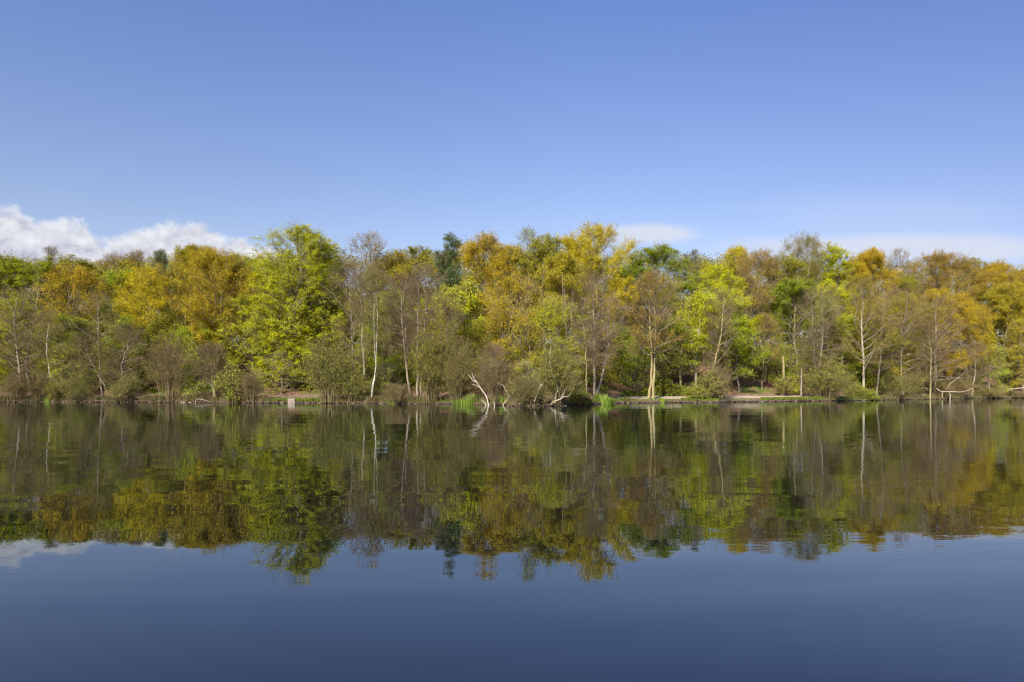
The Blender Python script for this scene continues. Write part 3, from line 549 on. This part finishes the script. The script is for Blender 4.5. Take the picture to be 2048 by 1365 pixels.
tree('alder', 'bare grey brown alder with two crossing thin trunks above the big bush', 1637, 572, 118, 735, 2.2, 'catkin', stems=[[(1636, 796), (1630, 720), (1626, 660), (1622, 605)], [(1634, 796), (1638, 730), (1645, 660), (1645, 610)]], tr=0.135, e0=-5)
tree('bud', 'budding tree on the thickest pale trunk of the right side', 1728, 556, 125, 735, 1.2, 'catkin', nl=6000, stems=[[(1726, 800), (1727, 760), (1726, 715), (1724, 670), (1727, 620)]], tr=0.20, bk='pale', tm='twig_grey', e0=30)
tree('alder', 'bare grey tree with a dark slanting stem right of the thickest pale trunk', 1768, 562, 82, 740, 1.8, 'catkin', stems=[[(1752, 798), (1759, 760), (1764, 700), (1767, 640), (1769, 590)]], tr=0.13)
tree('alder', 'dense brown leafless alder in the middle of the right-hand trees', 1806, 556, 112, 760, 2.6, 'catkin', nl=6000, nb=54, stems=[[(1806, 798), (1806, 740), (1805, 670)]], tr=0.15, e0=-5)
tree('alder', 'bare alder with straight pale trunk and a fan of long level boughs, right side', 1888, 590, 125, 775, 1.4, 'catkin', nl=3500, nb=56, stems=[[(1868, 798), (1869, 740), (1870, 690), (1869, 640), (1866, 600)]], tr=0.21, e0=-8, bk='pale', env='dome')
tree('alder', 'short lichen-yellow trunk beside the fan of level boughs', 1852, 640, 90, 760, 1.0, 'catkin', nl=4000, stems=[[(1859, 799), (1860, 750), (1861, 700)]], tr=0.16, bk='lichen')
tree('alder', 'small bare mottled alder near the right end of the shore', 1952, 688, 112, 772, 0.8, 'catkin', nl=2500, stems=[[(1944, 798), (1945, 770), (1950, 745), (1952, 725)]], tr=0.11, bk='pale', tl=0.7)
tree('alder', 'dark bare alder behind the leftmost catkin birch', 62, 600, 95, 760, 5.0, 'catkin', nl=3500, tm='twig_olive')
tree('alder', 'brown bare tree filling between the grey trunk and the willow thicket', 258, 650, 90, 775, 3.0, 'catkin', nl=3000)
tree('alder', 'brown bare tree low behind the two white-limbed snags', 985, 690, 95, 780, 3.5, 'catkin', nl=2500)
# ------------------------------------------------------------------ shrubs at the water
G = 'shrubs at the water\'s edge'
shrub('willow_shrub', 'large grey brown willow thicket of upright twigs, left side', 338, 672, 132, 1.2, 'catkin', n=52, nl=5000, ls=0.09, stem=0.035, rise=1.0, tl=0.7, tw=8)
shrub('willow_shrub', 'brown twiggy bush at the foot of the left-edge alder', 30, 748, 95, 0.6, 'catkin', n=34, nl=2500, ls=0.08)
shrub('willow_shrub', 'low brown bush left of the yellow green waterside bush', 82, 752, 60, 0.8, 'catkin', n=28, nl=1800, ls=0.08)
shrub('willow_shrub', 'small yellow green bush at the water near the left edge', 112, 766, 42, 0.5, 'olive', n=22, nl=2400, ls=0.10, bk='twig_olive')
shrub('willow_shrub', 'olive bush of loose twigs under the grey trunk, left side', 165, 744, 74, 0.9, 'willow', n=24, nl=5000, ls=0.09, bk='twig_olive')
shrub('willow_shrub', 'brown brush spreading left of the willow thicket', 252, 752, 70, 0.6, 'willow', n=24, nl=4200, ls=0.1)
shrub('leafy_bush', 'light green large-leaved bush hanging to the water right of the forked tree', 462, 728, 56, 0.5, 'willow', n=22, nl=3200, ls=0.20, cl=0.14)
shrub('leafy_bush', 'light green leaves trailing low at the foot of the pale bare bush', 476, 778, 44, 0.1, 'green', n=18, nl=1600, ls=0.17)
shrub('willow_shrub', 'pale bare bush with open grey stems right of the light green bush', 506, 738, 62, 0.7, 'willow', n=24, nl=500, ls=0.08, bk='twig_grey', stem=0.035)
shrub('willow_shrub', 'broad leafy olive bush left of the paired alders', 660, 672, 130, 0.9, 'willow', n=62, nl=13000, ls=0.12, stem=0.04, bk='twig_olive', rise=0.8)
shrub('willow_shrub', 'lower olive bush trailing into the water below the paired alders', 700, 738, 78, 0.3, 'willow', n=34, nl=6000, ls=0.12, bk='twig_olive')
shrub('willow_shrub', 'brown twiggy bush hanging over the water right of the white birch', 795, 768, 66, 0.8, 'catkin', n=32, nl=1500, ls=0.08)
shrub('willow_shrub', 'yellow olive willow bush drooping to the water left of the middle', 862, 652, 105, 0.8, 'olive', n=58, nl=12000, ls=0.11, stem=0.035, bk='twig_olive', rise=0.9)
shrub('willow_shrub', 'dark olive willow bush on the right side of the yellow olive one', 915, 690, 85, 1.0, 'catkin', n=44, nl=5000, ls=0.10, bk='twig_olive', rise=0.8)
shrub('willow_shrub', 'bare brown bush of fine upright twigs behind the white snag', 995, 718, 84, 2.0, 'catkin', n=48, nl=1500, ls=0.08, rise=1.0)
shrub('willow_shrub', 'rounded olive willow bush on the spit, between the two white snags and the willow', 1058, 757, 84, 0.5, 'willow', n=60, nl=5000, ls=0.07, bk='twig_olive', rise=0.6, tw=9)
willow = shrub('willow_shrub', 'grey green willow with crooked white stems on the end of the spit', 1110, 694, 84, 1.0, 'willow', n=36, nl=8500, ls=0.11, bk='twig_olive', rise=1.0)
shrub('willow_shrub', 'twiggy bush behind the fallen grey log', 1138, 745, 62, 1.6, 'willow', n=30, nl=2400, ls=0.09, bk='twig_olive')
shrub('leafy_bush', 'dark green low bush under the tall bare alder', 1160, 783, 50, 0.5, 'maple', n=18, nl=2200, ls=0.14)
shrub('leafy_bush', 'bright green bush right of the foot of the two-stemmed path tree', 1326, 758, 44, 6.5, 'green', n=18, nl=2400, ls=0.2)
shrub('leafy_bush', 'orange brown twiggy bush behind the two-stemmed path tree', 1312, 712, 50, 7.5, 'rust', n=24, nl=1500, ls=0.12)
shrub('leafy_bush', 'dark green low bush beyond the path left of the pale straight trunk', 1356, 774, 60, 6.6, 'maple', n=22, nl=3000, ls=0.18)
shrub('leafy_bush', 'green pointed bush on the grass tuft beside the path', 1388, 774, 40, 1.6, 'green', n=24, nl=2800, ls=0.14, rise=0.8)
shrub('leafy_bush', 'taller green bush of stiff twigs right of the grass tuft', 1418, 745, 62, 1.9, 'willow', n=34, nl=4200, ls=0.14, fan=1.1)
shrub('willow_shrub', 'bare fan of brown twigs behind the stiff green bush', 1432, 725, 66, 3.0, 'catkin', n=30, nl=300, fan=1.15, rise=0.5)
shrub('leafy_bush', 'big rounded olive bush in front of the crossing trunks', 1652, 722, 124, 1.4, 'willow', n=74, nl=12000, ls=0.13, stem=0.04, bk='twig_olive', rise=0.5)
shrub('leafy_bush', 'ragged ivy bush at the foot of the dead cut trunk', 1563, 755, 34, 5.8, 'willow', n=18, nl=1500, ls=0.18)
shrub('leafy_bush', 'yellow green low bush between the dead cut trunk and the short stump', 1588, 768, 34, 6.5, 'beech', n=18, nl=1500, ls=0.17)
shrub('leafy_bush', 'vivid green bush at the foot of the thickest pale trunk', 1712, 770, 42, 1.5, 'green', n=26, nl=3600, ls=0.13)
shrub('leafy_bush', 'small green bush right of the thickest pale trunk at the water', 1738, 782, 36, 0.8, 'green', n=18, nl=2000, ls=0.13)
shrub('willow_shrub', 'olive bush at the water below the dense brown alder', 1785, 748, 84, 0.9, 'willow', n=44, nl=5500, ls=0.12, bk='twig_olive')
shrub('willow_shrub', 'dark olive bush left of the lichen-yellow trunk', 1825, 745, 60, 1.6, 'willow', n=34, nl=3500, ls=0.12, bk='twig_olive')
shrub('willow_shrub', 'small bush between the two right-hand pale trunks at the water', 1888, 768, 44, 0.7, 'olive', n=24, nl=1500, ls=0.1)
shrub('willow_shrub', 'brown brushwood under the fan of level boughs', 1915, 755, 70, 2.2, 'catkin', n=34, nl=1500)
shrub('willow_shrub', 'tangled brushwood below the small mottled alder', 1975, 775, 60, 0.8, 'olive', n=30, nl=1500)
shrub('willow_shrub', 'grey tangled brush at the right edge below the fallen trunk', 2030, 784, 70, 0.7, 'catkin', n=44, nl=400, bk='twig_grey')
# ------------------------------------------------------------------ dead wood
D_ = MATS['bark_dead']; Pn = MATS['bark_pale']; Li = MATS['bark_lichen']
GS = 'dead white branches standing in the water'
stick('dead_branch', 'tall forked white dead branch leaning left out of the water', 'dead branch', [
    ([(980, 813), (973, 794), (959, 775), (952, 764), (947, 756), (944, 745)], 0.10, 0.028), ([(953, 765), (946, 762), (941, 756), (936, 749)], 0.05, 0.02),
    ([(961, 777), (954, 772), (945, 769)], 0.05, 0.02), ([(947, 756), (950, 752), (952, 749)], 0.02, 0.01)], D_, GS, s=0.0)
stick('dead_log', 'short brown log slanting into the water beside the forked white branch', 'log', [([(977, 813), (970, 807), (963, 800)], 0.09, 0.06)], Pn, GS, s=0.0)
stick('dead_stump', 'short white stub upright in the water right of the forked white branch', 'stump', [([(990.5, 813.5), (989, 808), (987.5, 803)], 0.075, 0.06)], D_, GS, s=0.0)
stick('dead_branch', 'thin white dead branch leaning right with a bent side arm', 'dead branch', [
    ([(1000.5, 813), (1008, 807), (1019, 794), (1028, 785), (1039, 773)], 0.055, 0.016), ([(1018, 795), (1012.5, 781.5), (1006, 770), (999, 767.5), (990, 766)], 0.045, 0.015)], D_, GS, s=0.0)
stick('dead_branch', 'thick pale broken branch rising from the rounded willow bush', 'dead branch', [
    ([(1068, 799), (1076, 784), (1081, 773), (1086, 768)], 0.075, 0.035), ([(1080.5, 774), (1080, 769), (1078, 765)], 0.04, 0.015)], D_, GS, s=-0.3)
stick('fallen_log', 'long grey fallen log running up out of the water at the spit', 'log', [
    ([(1091, 813), (1110, 802), (1120, 799), (1127, 794), (1136, 793.5), (1142, 785)], 0.10, 0.02), ([(1121, 799), (1127, 788), (1131, 780)], 0.05, 0.02)], Pn, s=0.0)
stick(None, None, None, [
    ([(1110, 802), (1111.7, 789), (1117, 780), (1115.5, 771), (1109, 756), (1104, 746), (1100, 728), (1099.6, 710), (1101.5, 693)], 0.075, 0.022),
    ([(1105.5, 802), (1105, 789), (1108, 778), (1112, 770)], 0.07, 0.03), ([(1115, 770), (1112, 760), (1107, 748)], 0.035, 0.02)], Pn, s=0.25, parent=willow)
stick(None, None, None, [([(1121, 800), (1121, 775), (1121, 738), (1119, 722)], 0.06, 0.03)], Pn, s=1.2, parent=willow)
stick(None, None, None, [([(1127, 800), (1133, 760), (1136, 738), (1135, 725)], 0.05, 0.025)], Li, s=1.6, parent=willow)
stick('cut_trunk', 'dead cut-off trunk with a dark hole near its top behind the path', 'tree trunk', [([(1567, 792), (1568, 770), (1567.5, 740), (1566.5, 713)], 0.19, 0.15)], MATS['bark_lichen'], s=6.0)
stick('cut_trunk', 'short pale stump left of the big rounded olive bush', 'tree trunk', [([(1602.5, 790), (1603, 760), (1604, 737)], 0.14, 0.08)], MATS['bark_grey'], s=2.6)
stick('fallen_tree', 'pale fallen trunk reaching in from the right edge above the brush', 'fallen tree', [
    ([(2070, 776), (2048, 776), (2022, 778), (2000, 783), (1985, 788)], 0.13, 0.05), ([(2060, 781), (2040, 780), (2015, 781)], 0.07, 0.03)], MATS['bark_pale'], s=0.4)
stick('fallen_bough', 'low bent bough resting over the water under the fan of level boughs', 'fallen tree', [
    ([(1872, 774), (1882, 784), (1900, 784), (1920, 785), (1935, 782), (1944, 777)], 0.10, 0.04), ([(1885, 784), (1884, 792), (1886, 801)], 0.10, 0.08),
    ([(1898, 784), (1901, 792), (1899, 801)], 0.09, 0.08), ([(1892, 781), (1900, 768), (1917, 755), (1932, 742)], 0.06, 0.02)], MATS['bark_pale'], s=0.5)
stick('fallen_bough', 'small forked sticks leaning into the water near the right end', 'branch', [
    ([(1974, 799), (1968, 792), (1962, 788)], 0.05, 0.02), ([(1982, 799), (1979, 790), (1981, 784)], 0.05, 0.02), ([(1990, 798), (1998, 790), (1994, 785)], 0.04, 0.02)], MATS['bark_lichen'], s=0.0)
stick('fallen_bough', 'thin bent stick lying at the water right of the willow thicket', 'branch', [([(390, 806), (393, 798), (402, 799), (420, 804)], 0.05, 0.025), ([(365, 805.5), (378, 806), (392, 805)], 0.05, 0.03)], Pn, s=0.0)
# ------------------------------------------------------------------ stone block
def block(name, label, px, s, w_, h_, d_, mat):
    x, y = at(px, s); bm = bmesh.new(); bmesh.ops.create_cube(bm, size=1)
    for v_ in bm.verts: v_.co.x *= w_; v_.co.y *= d_; v_.co.z = (v_.co.z + 0.5) * h_
    bmesh.ops.bevel(bm, geom=bm.edges[:], offset=0.04, segments=2, affect='EDGES')
    bmesh.ops.subdivide_edges(bm, edges=[e for e in bm.edges if e.calc_length() > 0.3], cuts=5, use_grid_fill=True)
    rg = np.random.default_rng(3)
    for v_ in bm.verts: v_.co += Vector(rg.normal(size=3) * 0.012)
    me = bpy.data.meshes.new(name); bm.to_mesh(me); bm.free(); me.materials.append(mat); o = bpy.data.objects.new(name, me); COL.objects.link(o)
    o.location = (x, y, -0.12); o.rotation_euler = (0, 0, math.atan2(-x, y)); tag(o, label, 'stone block'); return o
st = bpy.data.materials.new('stone'); st.use_nodes = True; t = NT(st.node_tree); P_ = t.new('ShaderNodeNewGeometry').outputs['Position']
cc = t.mix(t.rng(t.noise(P_, 4, 8, 0.65), 0.35, 0.65), (0.17, 0.13, 0.105), (0.34, 0.28, 0.24)); b = t.new('ShaderNodeBsdfPrincipled'); t.put(b.inputs['Base Color'], cc); b.inputs['Roughness'].default_value = 0.9
o_ = t.new('ShaderNodeOutputMaterial'); t.l.new(b.outputs[0], o_.inputs[0])
block('stone_block', 'pale pinkish square stone block at the water among green plants', 583, -0.05, 0.78, 0.66, 0.8, st)
# ------------------------------------------------------------------ reeds, grass, low growth
def blades(name, pts, hgt, wid, mat, parent=None, lean=0.25, seed=1, base=None):
    rg = np.random.default_rng(seed); n = len(pts); a = rg.random(n) * 6.283; h = hgt * rg.uniform(0.55, 1.1, n); d = np.stack([np.cos(a), np.sin(a), 0 * a], -1); ln = rg.uniform(0.2, 1, n)[:, None] * lean * h[:, None]
    b_ = np.stack([np.cos(a + 1.57), np.sin(a + 1.57), 0 * a], -1) * wid / 2; P0 = pts; P1 = pts + d * ln * 0.35 + np.stack([0 * h, 0 * h, h * 0.6], -1); P2 = pts + d * ln + np.stack([0 * h, 0 * h, h], -1)
    v = np.stack([P0 - b_, P0 + b_, P1 + b_ * 0.8, P1 - b_ * 0.8, P2 + b_ * 0.1, P2 - b_ * 0.1], 1).reshape(-1, 3); i = np.arange(n)[:, None] * 6
    q = np.concatenate([i + [0, 1, 2, 3], i + [3, 2, 4, 5]]); ti = np.repeat(rg.random((n, 3)), 6, 0); return mesh_obj(name, v, q, mat, parent, tint=ti)
def reed(label, px, s, rx, ry, n, hgt, seed, mat='leaf_reed'):
    x, y = at(px, s); rg = np.random.default_rng(seed); a = rg.random(n) * 6.283; r = np.sqrt(rg.random(n)); pts = np.stack([x + np.cos(a) * r * rx, y + np.sin(a) * r * ry, np.zeros(n)], -1); pts[:, 2] = np.maximum(gz(pts[:, 0], pts[:, 1]), -0.3) - 0.03
    o = blades('reed_clump', pts, hgt, 0.05, MATS[mat], seed=seed, lean=0.22); tag(o, label, 'reeds', 'clumps of green reeds at the water'); return o
reed('bright green reed clump beside the leaning pale trunk at the end of the path', 1208, 0.0, 1.2, 0.5, 700, 0.95, 5)
reed('green reed bed in the bay left of the white dead branches', 935, 0.1, 1.6, 0.6, 700, 0.95, 6)
reed('green reed tuft between the two white dead branches', 1010, 0.7, 0.8, 0.5, 260, 0.85, 7)
reed('yellow green reed tuft in front of the two-stemmed path tree', 1325, 0.05, 0.45, 0.25, 150, 0.55, 8)
reed('small dark green reed tuft at the water near the left edge', 97, 0.1, 0.6, 0.3, 180, 0.75, 9)
reed('pale reed tuft at the water right of the brown twiggy bush', 788, 0.0, 0.5, 0.3, 160, 0.6, 10, 'leaf_willow')
reed('green reed tuft at the foot of the fallen grey log', 1172, 0.1, 0.5, 0.3, 160, 0.6, 12)
def strip_points(rg, p0, p1, s0, s1, n):
    px = rg.uniform(p0, p1, n); s = rg.uniform(s0, s1, n); a = np.arctan((px - 1024) / F); r = shore(a) + s; x, y = r * np.sin(a), r * np.cos(a); return np.stack([x, y, gz(x, y)], -1)
rg = np.random.default_rng(78); BB = np.concatenate([strip_points(rg, -20, 540, -0.15, 1.4, 17000), strip_points(rg, 640, 1180, -0.15, 1.6, 11000), strip_points(rg, 1760, 2070, -0.15, 2.0, 7000)])
keep = np.sin(BB[:, 0] * 1.1) + np.sin(BB[:, 0] * 2.7 + 1) + rg.normal(size=len(BB)) * 0.6 > -0.7; tag(blades('bank_brush', BB[keep], 0.75, 0.022, MATS['bark_twig_olive'], lean=1.1, seed=6), 'brown dead stalks and twigs fringing the bank', 'brushwood', kind='stuff')
rg = np.random.default_rng(77); GP = []
for p0, p1, s0, s1, n in ((1362, 1438, 0.3, 2.2, 3200), (1520, 1760, 0.25, 2.1, 8000), (530, 650, 0.2, 2.2, 3800), (0, 530, 0.3, 5, 900), (650, 1000, 0.3, 3, 1500), (1140, 1260, 0.5, 3, 1800), (1240, 1420, 5.7, 9, 3500), (1760, 2048, 0.3, 3, 1200), (1250, 1360, 0.4, 1.6, 350), (1440, 1520, 0.5, 2.0, 120)):
    GP.append(strip_points(rg, p0, p1, s0, s1, n))
GP = np.concatenate(GP); tag(blades('grass', GP, 0.26, 0.045, MATS['leaf_grass'], lean=0.6, seed=5), 'short green grass tufts along the bank', 'grass', kind='stuff')
def leafmass(name, label, pts, rad, per, size, mat, cat, flat=0.4, seed=3, hh=0.7):
    rg = np.random.default_rng(seed); n = len(pts); rr = rad * rg.uniform(0.6, 1.25, n); c = np.repeat(pts, per, 0); d = unit(rg.normal(size=(n * per, 3))) * (rg.random((n * per, 1)) ** 0.45); d[:, 2] = np.abs(d[:, 2]) * hh
    c = c + d * np.repeat(rr, per)[:, None]; P = np.stack([c, c + 0.01], 1); idx = np.arange(n * per); v, q, tt = leaves(rg, P, n * per, size, size * 0.8, flat, tvar=np.repeat(rg.random(n), per)); o = mesh_obj(name, v, q, mat, tint=tt); return tag(o, label, cat, kind='stuff')
HP = np.concatenate([strip_points(rg, 1535, 1765, 0.3, 2.1, 420), strip_points(rg, 540, 700, 0.1, 2.0, 240), strip_points(rg, 760, 830, 0.2, 1.5, 60), strip_points(rg, 1250, 1420, 5.9, 8.5, 130), strip_points(rg, 0, 540, 0.1, 4, 50), strip_points(rg, 830, 1000, 0.1, 3, 90), strip_points(rg, 1120, 1230, 0.3, 3, 90), strip_points(rg, 1760, 2060, 0.1, 3, 120)])
leafmass('nettles', 'low green nettles and bank plants along the waterline', HP, 0.34, 55, 0.10, MATS['leaf_grass'], 'low plants', seed=21)
UP = []
for p0, p1, s0, s1, n in ((-60, 1230, 7, 30, 520), (1230, 1500, 17, 34, 70), (1500, 2120, 10, 30, 260)): UP.append(strip_points(rg, p0, p1, s0, s1, n))
UP = np.concatenate(UP); UP[:, 2] += rg.uniform(0, 1, len(UP)) ** 2.0 * 4.0
leafmass('undergrowth', 'dark green saplings and undergrowth filling the floor of the wood', UP, 1.15, 150, 0.20, MATS['leaf_under'], 'undergrowth', seed=22, hh=1.0)
FP = []
for p0, p1, s0, s1, n in ((-250, 2300, 32, 42, 1250), (-250, 2300, 42, 60, 1250)): FP.append(strip_points(rg, p0, p1, s0, s1, n))
FP = np.concatenate(FP); fpx = FP[:, 0] / FP[:, 1] * F + 1024; ytop = np.interp(fpx, [-250, 0, 250, 520, 700, 1000, 1250, 1500, 1800, 2048, 2300], [534, 523, 520, 518, 516, 506, 511, 520, 526, 544, 557])
room = CAMZ + (HOR - ytop) / F * FP[:, 1] - FP[:, 2] - 1.5; FP[:, 2] += 0.5 + rg.random(len(FP)) * room
leafmass('far_wood', 'massed spring green crowns of the wood farther back', FP, 2.4, 330, 0.27, MATS['leaf_wood'], 'wood', seed=23, hh=1.0, flat=0.3)
# trunks of the wood farther back, too many and too hidden to tell apart
TP = np.concatenate([strip_points(rg, -60, 2100, 12, 24, 70), strip_points(rg, -60, 2100, 24, 40, 110)]); n = len(TP); tip = TP + np.stack([rg.normal(size=n) * 0.5, rg.normal(size=n) * 0.4, rg.uniform(9, 13, n)], -1)
t_ = np.linspace(0, 1, 6)[None, :, None]; PP = TP[:, None] * (1 - t_) + tip[:, None] * t_; PP += np.cumsum(rg.normal(size=PP.shape) * 0.08, 1); PP[:, 0, 2] -= 0.3
g = Geo(); g.tubes(PP, (rg.uniform(0.06, 0.16, (n, 1)) * np.linspace(1, 0.4, 6)[None]), 6); tag(g.make('wood_trunks', MATS['bark_brown']), 'thin grey stems of the wood standing in the shade', 'tree stems', kind='stuff')
# fallen leaves and twigs on the slope
LP = strip_points(rg, -60, 2100, 6, 26, 60000); v, q, tt = leaves(rg, np.stack([LP, LP + 0.01], 1), 60000, 0.16, 0.03, 0.8)
m = leaf('litter', (0.14, 0.075, 0.045), (0.30, 0.165, 0.11), (0.36, 0.25, 0.16), 0.05); tag(mesh_obj('leaf_litter', v, q, m, tint=tt), 'red brown fallen leaves on the woodland slope', 'leaf litter', kind='stuff')
# stones and dark debris at the water's edge
def debris(name, label, cat, px, s, rx, ry, n, size, mat, seed, hgt=0.3, group=None, kind=None):
    x, y = at(px, s); rg = np.random.default_rng(seed); bm = bmesh.new()
    for _ in range(n):
        a, r = rg.random() * 6.283, math.sqrt(rg.random()); sz = size * rg.uniform(0.5, 1.4); ret = bmesh.ops.create_icosphere(bm, subdivisions=1, radius=sz)
        sc = rg.uniform(0.6, 1.5, 3); cx, cy = math.cos(a) * r * rx, math.sin(a) * r * ry; cz = -0.05 + hgt * (1 - r ** 2) * rg.random()
        for v_ in ret['verts']: v_.co = Vector((v_.co.x * sc[0] * rg.uniform(0.8, 1.2) + cx, v_.co.y * sc[1] * rg.uniform(0.8, 1.2) + cy, v_.co.z * sc[2] * 0.6 * rg.uniform(0.8, 1.2) + cz))
    me = bpy.data.meshes.new(name); bm.to_mesh(me); bm.free(); me.materials.append(mat); o = bpy.data.objects.new(name, me); COL.objects.link(o); o.location = (x, y, 0.0); return tag(o, label, cat, group, kind)
EM = bark('earth', (0.035, 0.025, 0.018), (0.15, 0.105, 0.07)); 
debris('root_mound', 'dark brown mound of roots and earth under the rounded willow bush', 'earth mound', 1050, 0.0, 1.9, 0.7, 150, 0.14, EM, 31, 0.42)
debris('root_mound', 'low earth mound under the crooked willow stems', 'earth mound', 1113, 0.1, 1.1, 0.6, 80, 0.12, EM, 32, 0.35)
debris('root_mound', 'dark root pile at the water left of the willow thicket', 'earth mound', 264, 0.1, 1.3, 0.5, 90, 0.13, EM, 33, 0.4)
debris('root_mound', 'dark hollow bank of roots right of the willow thicket', 'earth mound', 405, 0.2, 1.4, 0.5, 90, 0.13, EM, 34, 0.5)
for i, (px, r, lb) in enumerate(((1522, 0.22, 'rounded stone at the water where the green bank begins, right of the path'), (1584, 0.13, 'small pale stone in the bank plants below the dead cut trunk'), (1592, 0.17, 'pale brown stone right of the small pale one on the green bank'), (616, 0.16, 'dull reddish stone at the water right of the square block'), (1158, 0.2, 'pale flat stone at the water beside the tall bare alder'), (300, 0.2, 'flat pale stone at the waterline by the willow thicket'))):
    debris('stone', lb, 'stone', px, -0.05, 0.05, 0.05, 1, r, st, 50 + i, 0.05, group='stones at the water\'s edge')

def clods(name, label, cat, pts, size, mat, seed):
    rg = np.random.default_rng(seed); bm = bmesh.new()
    for p in pts:
        sz = size * rg.uniform(0.4, 1.6); ret = bmesh.ops.create_icosphere(bm, subdivisions=1, radius=sz); sc = rg.uniform(0.6, 1.9, 3)
        for v_ in ret['verts']: v_.co = Vector((v_.co.x * sc[0] * rg.uniform(0.8, 1.2) + p[0], v_.co.y * sc[1] * rg.uniform(0.8, 1.2) + p[1], v_.co.z * 0.6 * rg.uniform(0.7, 1.3) + p[2]))
    me = bpy.data.meshes.new(name); bm.to_mesh(me); bm.free(); me.materials.append(mat); o = bpy.data.objects.new(name, me); COL.objects.link(o); return tag(o, label, cat, kind='stuff')
rg = np.random.default_rng(91); cpt = strip_points(rg, -20, 2070, -0.12, 0.3, 750); cpt[:, 2] = np.minimum(cpt[:, 2], 0.12)
clods('bank_rubble', 'clods of earth, roots and small stones along the waterline', 'rubble', cpt, 0.15, EM, 92)


# parts were built in world coordinates: hang them under their Empties without moving them
bpy.context.view_layer.update()
for o in list(COL.objects):
    if o.parent is not None:
        r = o.parent
        while r.parent is not None: r = r.parent
        if o.parent is r: o.matrix_parent_inverse = r.matrix_world.inverted()
bpy.context.view_layer.update()
print('faces', sum(len(o.data.polygons) for o in COL.objects if o.type == 'MESH'), 'objects', len(COL.objects))
